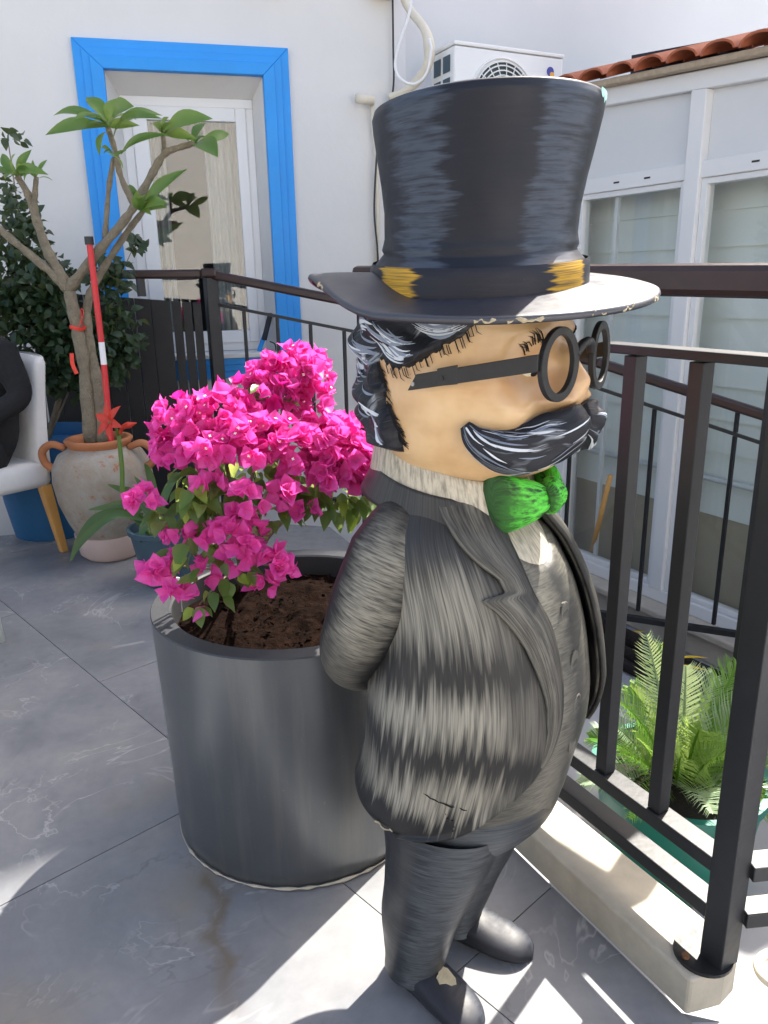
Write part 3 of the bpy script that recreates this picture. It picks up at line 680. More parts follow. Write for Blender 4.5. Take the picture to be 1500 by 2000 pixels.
# pole leaning on the veranda, timber and leaves below
tag(MB().tube([gz(1150, 1100, -.55), gy(1192, 930, 4.45)], .016, 10).build('leaning_stick', 'wood_stick', smooth=True), 'bare wooden stick leaning against the veranda glass', 'stick')
for i, (s0, s1, n, z, r) in enumerate(((-1.9, .5, .30, -.70, .05), (-2.2, .2, .42, -.715, .035), (-1.2, .7, .52, -.72, .03))):
    tlab = ('thick dark weathered timber lying against the veranda plinth', 'dark timber between the thick timber and the thin one', 'thin dark timber lying farthest from the veranda plinth')[i]
    pts = [ep(s0 + (s1 - s0) * k / 6, n + random.uniform(-.02, .02), z + random.uniform(-.01, .01)) for k in range(7)]
    tag(MB().tube(pts, rlist([r * .8, r, r * 1.1, r], 7), 8).build('old_timber', 'dark_soil', smooth=True), tlab, 'timber', 'timbers along the veranda')

# =================================================================== THE STATUE
FAZ = R(127); G = Vector((.117, 1.185, 0))
stat = empty('statue', G, math.pi - FAZ if False else math.atan2(-math.sin(FAZ), math.cos(FAZ)))
tag(stat, 'painted statue of a stout moustached man in black top hat and tail coat', 'statue')
def ctab(tab, z):
    n = len(tab)
    if z <= tab[0][0]: return tab[0][1:]
    if z >= tab[-1][0]: return tab[-1][1:]
    for i in range(n - 1):
        if z <= tab[i + 1][0]:
            a, b_ = tab[i], tab[i + 1]; h = b_[0] - a[0]; t = (z - a[0]) / h
            p, q = tab[max(i - 1, 0)], tab[min(i + 2, n - 1)]; out = []
            for k in range(1, len(a)):
                m0 = (b_[k] - p[k]) / (b_[0] - p[0]) * h; m1 = (q[k] - a[k]) / (q[0] - a[0]) * h
                out.append((2 * t ** 3 - 3 * t * t + 1) * a[k] + (t ** 3 - 2 * t * t + t) * m0 + (-2 * t ** 3 + 3 * t * t) * b_[k] + (t ** 3 - t * t) * m1)
            return tuple(out)
BODY = [(.432, .203, .196, .012), (.45, .202, .195, .018), (.52, .201, .194, .038), (.61, .203, .198, .056), (.70, .197, .190, .060), (.80, .192, .172, .052), (.88, .184, .146, .030), (.925, .166, .122, .012), (.955, .140, .108, .0), (.98, .116, .102, -.004), (1.0, .104, .098, -.008)]
OPEN = [(.432, 90.), (.445, 76.), (.46, 64.), (.50, 50.), (.55, 37.), (.61, 29.), (.7, 24.), (.8, 24.), (.86, 27.), (.92, 25.), (.96, 22.), (1.0, 20.)]
def bp(ph, z, off=0.0):
    a, b_, yc = ctab(BODY, z); a *= .93; b_ *= .93; yc *= .88; return Vector(((a + off) * math.sin(ph), yc + (b_ + off) * math.cos(ph), z))
def wob(p, s=9, a=.003): return mnoise.noise(Vector(p) * s) * a
# shirt + vest
def f(i, j):
    ph = 2 * math.pi * i / 72 - math.pi; z = .80 + .185 * j / 16; return bp(ph, z, -.016), (ph / (2 * math.pi), z)
grid(72, 17, f, True).build('shirt', 'shirt_paint', stat, smooth=True)
def f(i, j):
    ph = R(70) * (i / 24 * 2 - 1); t = j / 30
    top = .872 + .045 * min(1, abs(ph) / .5) ** 2; bot = .455 - .03 * math.exp(-(ph / .12) ** 2); z = bot + (top - bot) * t
    edge_ = -.012 if j in (0, 30) else 0
    p = bp(ph, z, -.008 + edge_); return p + Vector((0, wob(p, 14, .002), 0)), (ph / (2 * math.pi), z)
vest = grid(25, 31, f).build('vest', 'vest_paint', stat, smooth=True)
sm = vest.modifiers.new('solid', 'SOLIDIFY'); sm.thickness = .006; sm.offset = -1
for z in (.80, .725, .655, .585):
    c = bp(R(3.5), z, -.0095); ring_ = [c + Vector((.011 * math.cos(a), .0, .016 * math.sin(a))) for a in [2 * math.pi * k / 16 for k in range(17)]]
    m = MB().tube(ring_, .002, 6, cap=False); m.prism([p + Vector((0, -.004, 0)) for p in ring_[:-1]], Vector((0, .005, 0)))
    m.build('button', 'button_paint', vest, smooth=False)
# coat shell
def f(i, j):
    z = .432 + .568 * (j / 70); op = R(ctab(OPEN, z)[0]); ph = op + (2 * math.pi - 2 * op) * i / 110
    hem = .35 if j == 0 else 0
    p = bp(ph, z, .004 - .010 * hem)
    back = max(0, -math.cos(ph)) * max(0, 1 - (z - .415) / .3); p.z -= .0 * back
    p += Vector((math.sin(ph), math.cos(ph), 0)) * (wob(p, 7, .006) + .006 * math.exp(-((i if i < 55 else 110 - i) / 1.6) ** 2))
    u = ph / (2 * math.pi); u = u if u < .5 else u - 1
    return p, (u, z)
b_ = grid(111, 71, f)
coat = b_.build('tail_coat', 'coat_paint', stat, smooth=True)
sm = coat.modifiers.new('solid', 'SOLIDIFY'); sm.thickness = .009; sm.offset = -1
# lapels
LO = [(.56, 0.), (.70, 7.), (.78, 14.), (.835, 21.), (.850, 25.), (.8515, 25.), (.856, 12.), (.875, 13.), (.90, 22.), (.94, 34.), (.985, 52.)]
for sgn in (1, -1):
    def f(i, j):
        z = .56 + .43 * j / 150; op = ctab(OPEN, z)[0] - 1.5; o = max(0.2, lerp_table(LO, z)[0]); t = i / 10
        ph = R(op + (o + 1.5) * t); drop = 0
        kz = max(0, min(1, (z - .56) / .10)); roll = .005 + kz * (.005 + .005 * math.sin(math.pi * min(1, t * 1.1)) - .001 * t)
        p = bp(ph, z, roll); p.x *= sgn; return p, (t, z)
    lp = grid(11, 151, f).build('lapel', 'lapel_paint', stat, smooth=True, recalc=True)
    sm = lp.modifiers.new('solid', 'SOLIDIFY'); sm.thickness = .007; sm.offset = 0
# coat collar and shirt collar
def col_ring(z0, z1, r0, r1, rise0, rise1, ph0, nm, mt, thick):
    def f(i, j):
        ph = R(ph0) + (2 * math.pi - 2 * R(ph0)) * i / 60; s = (1 - math.cos(ph)) / 2; t = j / 8
        lo, hi = z0 + rise0 * s, z1 + rise1 * s; z = lo + (hi - lo) * t; r = r0 + (r1 - r0) * t
        return Vector((r * math.sin(ph), -.006 + r * 1.0 * math.cos(ph) + .02 * (1 - t) * math.cos(ph), z)), ((ph / (2 * math.pi)), z)
    o = grid(61, 9, f).build(nm, mt, stat, smooth=True); s_ = o.modifiers.new('solid', 'SOLIDIFY'); s_.thickness = thick; s_.offset = 0; return o
col_ring(.930, .964, .132, .120, .032, .049, 46, 'coat_collar', 'coat_paint', .010)
col_ring(.945, .992, .118, .118, .04, .075, 6, 'shirt_collar', 'shirt_paint', .008)
# arms with hands clasped behind the back
for sgn in (1, -1):
    pts = catmull([Vector((sgn * x, y, z)) for x, y, z in ((.045, -.016, .958), (.092, -.024, .930), (.126, -.034, .880), (.145, -.052, .815), (.149, -.078, .758), (.138, -.108, .712), (.108, -.136, .668), (.070, -.152, .632))], 6)
    rr = rlist([.026, .052, .070, .071, .065, .058, .051, .045], len(pts)); vs = []; uvs = []; fs = []; acc = 0; n = 32
    for i, p in enumerate(pts):
        t = (pts[min(i + 1, len(pts) - 1)] - pts[max(i - 1, 0)]).normalized(); o = Vector((sgn, .25, .1)); o = (o - t * o.dot(t)).normalized(); q = t.cross(o)
        if i: acc += (p - pts[i - 1]).length
        for k in range(n + 1):
            a = 2 * math.pi * k / n - math.pi; vs.append(p + (o * math.cos(a) + q * math.sin(a)) * rr[i] * (1 + .03 * mnoise.noise(p * 14 + q * a))); uvs.append((k / n - .5, acc))
    for i in range(len(pts) - 1):
        for k in range(n): fs.append((i * (n + 1) + k, i * (n + 1) + k + 1, (i + 1) * (n + 1) + k + 1, (i + 1) * (n + 1) + k))
    MB().add(vs, fs, uvs).build('sleeve', 'sleeve_paint', stat, smooth=True)
hands = MB()
for sgn in (1, -1):
    wv = Vector((sgn * .062, -.158, .626)); hands.tube([wv, wv + Vector((-sgn * .035, -.012, -.004)), wv + Vector((-sgn * .075, -.014, -.012 * sgn))], [.026, .030, .022], 12)
    for k in range(4): hands.tube([wv + Vector((-sgn * .06, -.018, .018 - k * .012)), wv + Vector((-sgn * .10, -.026, .012 - k * .012)), wv + Vector((-sgn * .12, -.012, .008 - k * .012))], [.009, .0085, .007], 8)
    hands.tube([wv + Vector((-sgn * .02, -.02, .02)), wv + Vector((-sgn * .05, -.03, .038)), wv + Vector((-sgn * .07, -.028, .042))], [.011, .009, .007], 8)
hands.build('clasped_hands', 'face_paint', stat, smooth=True)
# trousers: seat + two legs
SEAT = [(.31, .105, .060, .01), (.345, .128, .098, .022), (.40, .146, .140, .030), (.45, .158, .156, .034), (.52, .156, .156, .040)]
def f(i, j):
    ph = 2 * math.pi * i / 64 - math.pi; z = .31 + .21 * j / 20; a, b2_, yc = ctab(SEAT, z); return Vector((a * math.sin(ph), yc + b2_ * math.cos(ph), z)), (ph / (2 * math.pi), z)
grid(64, 21, f, True).build('trouser_seat', 'trouser_paint', stat, smooth=True)
LEG = [(.035, .057, .060, -.040), (.06, .055, .058, -.040), (.10, .058, .064, -.035), (.17, .068, .076, -.024), (.25, .077, .086, -.004), (.33, .085, .098, .014), (.42, .094, .114, .028)]
for sgn in (1, -1):
    def f(i, j):
        ph = 2 * math.pi * i / 48 - math.pi; z = .035 + .385 * j / 34; a, b2_, yc = ctab(LEG, z); p = Vector((sgn * (.070 + .012 * z) + a * math.sin(ph), yc + b2_ * math.cos(ph), z))
        return p + Vector((wob(p, 10, .003), wob(p + Vector((3, 1, 0)), 10, .003), 0)), (ph / (2 * math.pi), z)
    grid(48, 35, f, True).build('trouser_leg', 'trouser_paint', stat, smooth=True)
    # shoe
    YS = [(-.095, .020, .030), (-.085, .034, .052), (-.05, .041, .066), (-.01, .041, .064), (.03, .043, .054), (.07, .042, .043), (.10, .034, .034), (.118, .018, .022), (.122, .004, .010)]
    def f(i, j):
        y = -.095 + .217 * j / 36; hw, h = ctab(YS, y); a = math.pi * 2 * i / 28
        ca, sa = math.cos(a), math.sin(a); zc = .5 * h; x = hw * math.copysign(abs(ca) ** .8, ca); z = zc + .5 * h * math.copysign(abs(sa) ** .75, sa)
        spl = sgn * .16
        return Vector((sgn * .072 + x + (y + .04) * spl, y, z + .001)), (i / 28, y)
    g = grid(28, 37, f, True); g.f += [tuple(range(28)), tuple(36 * 28 + k for k in range(28))]
    sh = g.build('shoe', 'shoe_paint', stat, smooth=True)
    if sgn == 1:
        fr = MB()
        for k, (px_, pz) in enumerate(((.0, .0),)):
            pts = [Vector((.075 + .022 * math.cos(a) * r, .030 + .026 * math.sin(a) * r, .0535 - .009 * math.sin(a) * r * .9)) for a, r in [(2 * math.pi * q / 11, random.uniform(.45, 1.0)) for q in range(11)]]
            fr.prism(pts, Vector((0, .001, .003)))
        fr.build('broken_patch', 'raw_resin', sh)
# cracks and chips in the coat (raw filler showing)
def crack(pts, r, nm='chip', mt='raw_resin', off=.0045):
    P_ = [bp(R(a), z, off) for a, z in pts]; Q = []
    for p, q in zip(P_, P_[1:]):
        for k in range(4): Q.append(p.lerp(q, k / 4) + Vector((random.uniform(-1, 1), random.uniform(-1, 1), random.uniform(-1, 1))) * .0022)
    Q.append(P_[-1]); MB().tube(Q, [r * random.uniform(.5, 1.5) for _ in Q], 5).build(nm, mt, stat)
crack([(82, .532), (74, .524), (66, .522), (60, .517)], .0010, 'crack', 'eye_dark', .0045)
crack([(70, .508), (68, .498), (65, .495), (64, .480), (63, .470)], .0010, 'crack', 'eye_dark', .0045)
crack([(104, .437), (98, .435), (93, .438)], .0014)
# head ---------------------------------------------------------------------------
HEAD = [(.985, .070, .080, .060), (1.0, .098, .114, .078), (1.018, .118, .138, .092), (1.045, .138, .150, .110), (1.08, .149, .154, .125), (1.12, .153, .156, .138), (1.18, .151, .154, .148), (1.24, .146, .150, .150), (1.29, .138, .145, .146)]
def hp(ph, z, off=0.0, feat=True):
    a, bf, bb = ctab(HEAD, z); c = math.cos(ph); b2_ = bb + (bf - bb) * (1 / (1 + math.exp(-c * 5)))
    x, y = (a + off) * math.sin(ph), (b2_ + off) * c + .012
    if feat:
        pa = abs(ph); d = 0
        d += .017 * math.exp(-((pa - .62) / .26) ** 2 - ((z - 1.105) / .032) ** 2)         # cheeks
        d += .012 * math.exp(-((ph) / .5) ** 2 - ((z - 1.022) / .018) ** 2)                # chin
        d -= .010 * math.exp(-((pa - .42) / .18) ** 2 - ((z - 1.168) / .022) ** 2)         # eye sockets
        d += .008 * math.exp(-((pa - .40) / .25) ** 2 - ((z - 1.212) / .014) ** 2)         # brow
        n = .036 * math.tanh(1.9 * math.exp(-(ph / .19) ** 2 - ((z - 1.128) / .023) ** 2)) + .026 * math.exp(-(ph / .13) ** 2 - ((z - 1.165) / .026) ** 2)
        n += .018 * math.exp(-((pa - .22) / .09) ** 2 - ((z - 1.119) / .013) ** 2)
        x += d * math.sin(ph); y += d * c + n
    return Vector((x, y, z))
def f(i, j):
    ph = 2 * math.pi * i / 160 - math.pi; ph = ph - .35 * math.sin(ph) ; z = .985 + .295 * j / 96; return hp(ph, z), (ph / (2 * math.pi), z)
g = grid(160, 97, f, True); g.f.append(tuple(range(160))); head = g.build('head', 'face_paint', stat, smooth=True)
ZL = [(0, 1.30), (38, 1.262), (50, 1.238), (60, 1.207), (75, 1.183), (88, 1.163), (100, 1.160), (110, 1.168)]
PBK = [(1.02, 100.), (1.045, 96.), (1.07, 96.), (1.12, 103.), (1.165, 110.), (1.2, 112.)]
def hair_mask(phd, z):
    jag = .007 * mnoise.noise(Vector((phd * 1.1, z * 30, 1))) + .004 * mnoise.noise(Vector((phd * 2.7, z * 90, 4)))
    m1 = (z + jag - lerp_table(ZL, phd)[0]) / .012 if phd < 112 else 9
    m2 = (phd + jag * 500 - lerp_table(PBK, z)[0]) / 4.
    return max(m1, m2)
def hair_off(ph, z):
    pd = abs(math.degrees(ph)); mk = hair_mask(pd, z)
    t = max(0, min(1, mk)); low = max(0, min(1, (z - 1.035) / .02))
    curl = .006 * math.sin((z * 70) + pd * .09) + .006 * math.sin(z * 105 - pd * .13 + 1) + .012 * mnoise.noise(Vector((pd * .03, z * 20, 2)))
    off = -.006 + t * max(.010, .020 + curl)
    off = off * low + (1 - low) * -.02
    tp_ = 1.264 - .105 * .15 * math.sin(ph) - .02 * math.cos(ph)
    off -= .035 * max(0, min(1, (z - tp_ + .012) / .012))
    if z < 1.10: off += .012 * t * low * math.sin((1.10 - z) * 48)
    return off
def f(i, j):
    ph = 2 * math.pi * i / 220 - math.pi; z = 1.035 + .245 * j / 110
    return hp(ph, z, hair_off(ph, z)), (ph * .16, z)
hair = grid(220, 111, f, True).build('hair', 'hair_paint', stat, smooth=True)
def stroke(mb, pts, wmax, surf, lift=.0006):
    """one flat tapered brush stroke hugging a surface"""
    n = len(pts); P_ = [surf(a, z, lift) for a, z in pts]; vs = []; fs = []
    for k, p in enumerate(P_):
        d = (P_[min(k + 1, n - 1)] - P_[max(k - 1, 0)]).normalized(); nv = Vector((p.x, p.y, 0)).normalized(); x = d.cross(nv).normalized(); w_ = wmax * math.sin(math.pi * (k + .35) / (n - .3)) ** .8
        vs += [p - x * w_, p + nv * .0005, p + x * w_]
    for k in range(n - 1):
        for i in range(2): fs.append((k * 3 + i, k * 3 + i + 1, k * 3 + i + 4, k * 3 + i + 3))
    mb.add(vs, fs)
hs = lambda a, z, l: hp(R(a), z, hair_off(R(a), z) + l)
sr = random.Random(11)
GR = [  # (centre angle, centre z, d_angle, d_z, sag, spread along normal (angle,z), count)
    (72, 1.222, 34, .004, -.014, (0, .020), 30), (70, 1.205, 24, .008, -.010, (3, .012), 14), (97, 1.200, 26, -.030, -.012, (6, .018), 26), (92, 1.182, 22, -.010, -.010, (4, .010), 14),
    (126, 1.190, 28, -.020, -.010, (6, .018), 20), (122, 1.222, 24, .010, .008, (6, .010), 12), (116, 1.145, 24, -.022, -.008, (5, .016), 20), (142, 1.15, 26, -.02, -.01, (6, .02), 14), (112, 1.105, 20, -.020, -.006, (4, .014), 16), (110, 1.075, 12, -.026, -.004, (4, .010), 12), (135, 1.10, 22, -.02, -.008, (6, .018), 12)]
for sgn in (1, -1):
    for tone in ('hair_stroke', 'hair_stroke_grey'):
        mb = MB()
        for (ca, cz, da, dz, sag, (sa_, sz_), n) in GR:
            for k in range(int(n * .38)):
                oa, oz = sr.uniform(-sa_, sa_), sr.uniform(-sz_, sz_); ln = sr.uniform(.45, 1.0); pts = []
                for q in range(9):
                    t = q / 8 - .5; pts.append((sgn * (ca + oa - da * t * ln), cz + oz + dz * t * ln + sag * (1 - 4 * t * t) * ln))
                if any(hair_mask(abs(a), z) < .9 or z > 1.252 for a, z in pts): continue
                stroke(mb, pts, sr.uniform(.0010, .0032), hs)
        mb.build('brush_strokes', tone, hair, smooth=True, recalc=False)['kind'] = 'stuff'
# eyes and brows
for sgn in (1, -1):
    ph = sgn * .40; c = hp(ph, 1.162, -.004)
    m = MB()
    for q in range(9):
        pass
    nrm = Vector((math.sin(ph), math.cos(ph), 0)); tx = Vector((math.cos(ph), -math.sin(ph), 0))
    def el(rx, rz, rn, cc, seg=16, rings=8):
        vs = []; fs = []
        for a in range(rings + 1):
            th = math.pi * a / rings
            for k in range(seg):
                p = 2 * math.pi * k / seg; vs.append(cc + tx * rx * math.sin(th) * math.cos(p) + UP * rz * math.sin(th) * math.sin(p) + nrm * rn * math.cos(th))
        for a in range(rings):
            for k in range(seg): k2 = (k + 1) % seg; fs.append((a * seg + k, a * seg + k2, (a + 1) * seg + k2, (a + 1) * seg + k))
        return MB().add(vs, fs)
    ey = el(.022, .013, .011, c).build('eye', 'eye_white', head, smooth=True)
    el(.009, .010, .005, c + nrm * .0075 + tx * -.004 * sgn).build('iris', 'eye_dark', ey, smooth=True)
    rim = [hp(ph + sgn * .0 + .15 * math.cos(a), 1.163 + .016 * math.sin(a), .001) for a in [2 * math.pi * k / 20 for k in range(21)]]
    MB().tube(rim[1:10], .0016, 5).build('eyelid_line', 'eye_dark', head, smooth=True)
    br = MB()
    for k in range(22):
        t = k / 21; p0_ = sgn * (.22 + .26 * t); z0_ = 1.186 + .016 * math.sin(math.pi * min(1, t * 1.15)) + random.uniform(-.004, .004)
        br.tube([hp(p0_, z0_, .0005), hp(p0_ + sgn * .05, z0_ + random.uniform(.004, .012), .002), hp(p0_ + sgn * .09, z0_ + random.uniform(.004, .016), .0005)], [.0010, .0008, .0002], 4)
    br.build('eyebrow', 'eye_dark', head)
# moustache: two swept lobes
for sgn in (1, -1):
    cpts = []
    for ph, z, off in ((.02, 1.094, .022), (.16, 1.086, .026), (.34, 1.070, .024), (.55, 1.058, .020), (.76, 1.060, .017), (.94, 1.075, .013), (1.03, 1.094, .008)):
        p = hp(ph * sgn, z, off, True) if ph > .3 else hp(.3 * sgn, z, off) * (ph / .3) + hp(0, z, off, False) * (1 - ph / .3) + Vector((0, .012, 0))
        cpts.append(p)
    pts = catmull(cpts, 7); rr = rlist([.017, .029, .035, .034, .027, .018, .007], len(pts))
    b_ = MB(); n = 26; vs = []; uvs = []; fs = []; acc = 0
    for i, p in enumerate(pts):
        t = (pts[min(i + 1, len(pts) - 1)] - pts[max(i - 1, 0)]).normalized(); out = Vector((p.x, p.y, 0)).normalized(); upv = t.cross(out).normalized(); 
        if upv.z < 0: upv = -upv
        out = upv.cross(t); 
        if out.dot(Vector((p.x, p.y, 0))) < 0: out = -out
        if i: acc += (p - pts[i - 1]).length
        for k in range(n):
            a = 2 * math.pi * k / n; rdg = 1 + .10 * math.sin(5 * a + acc * 30) + .05 * math.sin(9 * a - acc * 60)
            vs.append(p + upv * math.cos(a) * rr[i] * rdg + out * math.sin(a) * rr[i] * .75 * rdg); uvs.append((acc, k / n * .2))
    for i in range(len(pts) - 1):
        for k in range(n): k2 = (k + 1) % n; fs.append((i * n + k, i * n + k2, (i + 1) * n + k2, (i + 1) * n + k))
    fs += [tuple(range(n)), tuple((len(pts) - 1) * n + k for k in range(n))]
    mo_ = b_.add(vs, fs, uvs).build('moustache', 'moustache_paint', stat, smooth=True)
    for tone in ('hair_stroke', 'hair_stroke_grey'):
        mb = MB()
        for q in range(20):
            k0 = sr.uniform(-.5, n * .5 + 1.5) % n; i0 = sr.uniform(1, len(pts) - 10); L_s = sr.uniform(6, 15); drift = sr.uniform(-1.4, .4); P_ = []
            for e in range(9):
                ii = min(len(pts) - 2, i0 + L_s * e / 8); kk = (k0 + drift * e / 8) % n; ia, ka = int(ii), int(kk); fi_, fk = ii - ia, kk - ka
                p = (vs[ia * n + ka] * (1 - fk) + vs[ia * n + (ka + 1) % n] * fk) * (1 - fi_) + (vs[(ia + 1) * n + ka] * (1 - fk) + vs[(ia + 1) * n + (ka + 1) % n] * fk) * fi_
                c0 = pts[ia].lerp(pts[ia + 1], fi_); P_.append((p + (p - c0).normalized() * .0009, (p - c0).normalized()))
            w0 = sr.uniform(.0008, .0022); sv = []; sf = []
            for e, (p, nv) in enumerate(P_):
                d = P_[min(e + 1, 8)][0] - P_[max(e - 1, 0)][0]; x = d.cross(nv); x = x.normalized() if x.length > 1e-9 else Vector((0, 0, 1)); w_ = w0 * math.sin(math.pi * (e + .3) / 8.6)
                sv += [p - x * w_, p + nv * .0004, p + x * w_]
            for e in range(8):
                for z_ in range(2): sf.append((e * 3 + z_, e * 3 + z_ + 1, e * 3 + z_ + 4, e * 3 + z_ + 3))
            mb.add(sv, sf)
        mb.build('brush_strokes', tone, mo_, smooth=True, recalc=False)['kind'] = 'stuff'
# fringe strokes where hair and moustache meet the skin
fz = MB()
for k in range(36):
    pd = random.uniform(44, 104); zl = lerp_table(ZL, pd)[0] + random.uniform(-.003, .004)
    fz.tube([hp(R(pd), zl + .006, .004), hp(R(pd - 1.5), zl - .006, .003), hp(R(pd - random.uniform(1, 4)), zl - random.uniform(.003, .011), .0008)], [.0008, .0007, .0002], 4)
for k in range(60):
    z = random.uniform(1.06, 1.165); pd = lerp_table(PBK, z)[0]
    fz.tube([hp(R(pd + 2), z + .006, .004), hp(R(pd - 1), z - .002, .003), hp(R(pd - random.uniform(2, 5)), z - random.uniform(.004, .014), .0008)], [.0014, .001, .0002], 4)
fz.build('hair_fringe', 'eye_dark', head)
# glasses
gls = empty('glasses', (0, 0, 0)); gls.parent = stat; PM[gls.name] = PM[stat.name]
bpy.data.objects.remove(gls)
YG = .199
def annulus(c, rot, ro, ri, th, n=44):
    vs = []; fs = []; M = Matrix.Translation(c) @ Matrix.Rotation(rot, 4, 'Z')
    for y in (-th / 2, th / 2):
        for r in (ro, ri):
            for k in range(n):
                a = 2 * math.pi * k / n; vs.append(M @ Vector((r[0] * math.cos(a), y, r[1] * math.sin(a))))
    o = lambda y, r, k: (y * 2 + r) * n + k % n
    for k in range(n):
        fs += [(o(0, 0, k), o(0, 0, k + 1), o(0, 1, k + 1), o(0, 1, k)), (o(1, 0, k), o(1, 1, k), o(1, 1, k + 1), o(1, 0, k + 1)), (o(0, 0, k), o(1, 0, k), o(1, 0, k + 1), o(0, 0, k + 1)), (o(0, 1, k), o(0, 1, k + 1), o(1, 1, k + 1), o(1, 1, k))]
    return MB().add(vs, fs)
ZGL = 1.172
fr = MB()
for sgn in (1, -1):
    a = annulus((sgn * .069, YG - .004, ZGL), -sgn * R(7), (.0455, .0485), (.0325, .0375), .008); fr.add(a.v, a.f)
glo = fr.build('glasses', 'glasses_black', stat, bevel=.001)
arc = catmull([(.027, YG, ZGL + .010), (.014, YG + .004, ZGL + .022), (0, YG + .005, ZGL + .025), (-.014, YG + .004, ZGL + .022), (-.027, YG, ZGL + .010)], 5)
MB().tube(arc, .0065, 8).build('bridge', 'glasses_black', glo, smooth=True)
for sgn in (1, -1):
    h0 = Vector((sgn * .113, YG - .010, ZGL + .006)); t0 = Vector((sgn * .172, .030, ZGL - .020)); d = (t0 - h0)
    m = MB(); wv = Vector((sgn * .006, 0, 0))
    p_ = [h0 + UP * .011, h0 + d * .93 + UP * .008, t0 + UP * -.012, h0 + d * .90 + UP * -.012, h0 - UP * .011]
    m.prism(p_, wv); tp = m.build('temple', 'glasses_black', glo, bevel=.001)
    for fr_ in (.95, .72): q = h0 + d * fr_ - UP * .002 * (1 if fr_ < .9 else 2); MB().tube([q + wv * .9, q + wv * 1.35], .003, 10).build('hinge_screw', 'screw_metal' if fr_ > .9 else 'glasses_black', tp)
    MB().prism([h0 + d * .60 + UP * .0125 + wv * .8, h0 + d * .76 + UP * .0115 + wv * .8, h0 + d * .76 - UP * .0115 + wv * .8, h0 + d * .60 - UP * .0125 + wv * .8], wv * .35).build('hinge_plate', 'glasses_black', tp, bevel=.001)
# bow tie
bow = None
BY = .144; BZ = .974
def wing(sgn):
    def f(i, j):
        a = 2 * math.pi * i / 32; t = j / 18; x = .012 + .066 * t
        hz = .009 + .041 * (t ** .6) ; dz = .009 + .013 * math.sin(math.pi * min(1, t * .9)) + .006 * t
        if j == 18: hz *= .80; dz *= .55
        ca, sa = math.cos(a), math.sin(a)
        fold = .004 * math.cos(3 * a) * (1 - t)
        return Vector((sgn * x, BY + .012 - .055 * (t ** 1.5) + sa * (dz + fold), BZ - .006 * t + hz * math.copysign(abs(ca) ** .8, ca))), (i / 32 * .2, t * 2 - 1)
    g = grid(32, 19, f, True); g.f.append(tuple(18 * 32 + k for k in range(32))); return g
for sgn in (1, -1): wing(sgn).build('bow_wing', 'bow_paint', stat, smooth=True)
def f(i, j):
    a = 2 * math.pi * i / 24; t = j / 10; rz = .026 * (1 - .12 * math.cos(2 * math.pi * t)) * (.75 if j in (0, 10) else 1); ry = .021 * (.75 if j in (0, 10) else 1)
    return Vector((-.018 + .036 * t, BY + .016 + ry * math.sin(a), BZ + rz * math.cos(a))), (i / 24 * .2, t * 1.6 - .8)
g = grid(24, 11, f, True); g.f += [tuple(range(24)), tuple(10 * 24 + k for k in range(24))]; g.build('bow_knot', 'bow_paint', stat, smooth=True)
# top hat ------------------------------------------------------------------------
HY = .032
CR = [(1.264, .156), (1.272, .157), (1.306, .154), (1.311, .149), (1.320, .142), (1.340, .1370), (1.375, .1375), (1.41, .1425), (1.45, .1505), (1.479, .156), (1.494, .158), (1.503, .1555), (1.506, .148), (1.504, .135), (1.497, .05), (1.497, .0)]
def hat_pt(ph, z, r):
    x, y = r * .97 * math.sin(ph), r * math.cos(ph); k = max(0, (z - 1.30) / .20); k2 = max(0, 1 - k)
    return Vector((x, HY + y + .04 * (z - 1.3), z + .035 * y * k - (.11 * x + .05 * y) * k2 * .8))
def f(i, j):
    ph = 2 * math.pi * i / 96 - math.pi; z, r = CR[j]; p = hat_pt(ph, z, r); return p + Vector((math.sin(ph), math.cos(ph), 0)) * (wob(p, 6, .003) if z > 1.325 else -.004), (ph / (2 * math.pi), z)
CR2 = []
for a, c in zip(CR, CR[1:]):
    for k in range(4 if a[0] > 1.31 and a[0] < 1.5 else 2): t = k / (4 if a[0] > 1.31 and a[0] < 1.5 else 2); CR2.append((a[0] + (c[0] - a[0]) * t, a[1] + (c[1] - a[1]) * t))
CR2.append(CR[-1]); CR = CR2
hat = grid(97, len(CR), f).build('top_hat', 'hat_paint', stat, smooth=True)
def f(i, j):
    ph = 2 * math.pi * i / 96 - math.pi; z = 1.262 + .046 * j / 6; r = .1600 - .003 * j / 6 - (.003 if j in (0, 6) else 0); return hat_pt(ph, z, r), (ph / (2 * math.pi), z)
grid(97, 7, f).build('hat_band', 'hatband_paint', hat, smooth=True)
def brim(ph, t, side):
    rx = .145 + (.228 - .145) * t; ry = .150 + (.250 - .150) * t; yc = HY + (.032 - HY) * t
    x, y = rx * math.sin(ph), yc + ry * math.cos(ph)
    pd_ = math.degrees(ph); sm_ = max(0, min(1, (pd_ - 92) / 46)); sm_ = sm_ * sm_ * (3 - 2 * sm_); sf_ = 1 if pd_ > -100 else max(0, 1 + (pd_ + 100) / 40); z = 1.271 - .110 * x * (1 - sm_) * sf_ + .15 * x * sm_ - .055 * max(0, y) - .01 * max(0, -y) - .006 * t * t + .003 * mnoise.noise(Vector((x * 8, y * 8, 0)))
    th = .007 * (1 - .25 * t); return Vector((x, y, z + side * th))
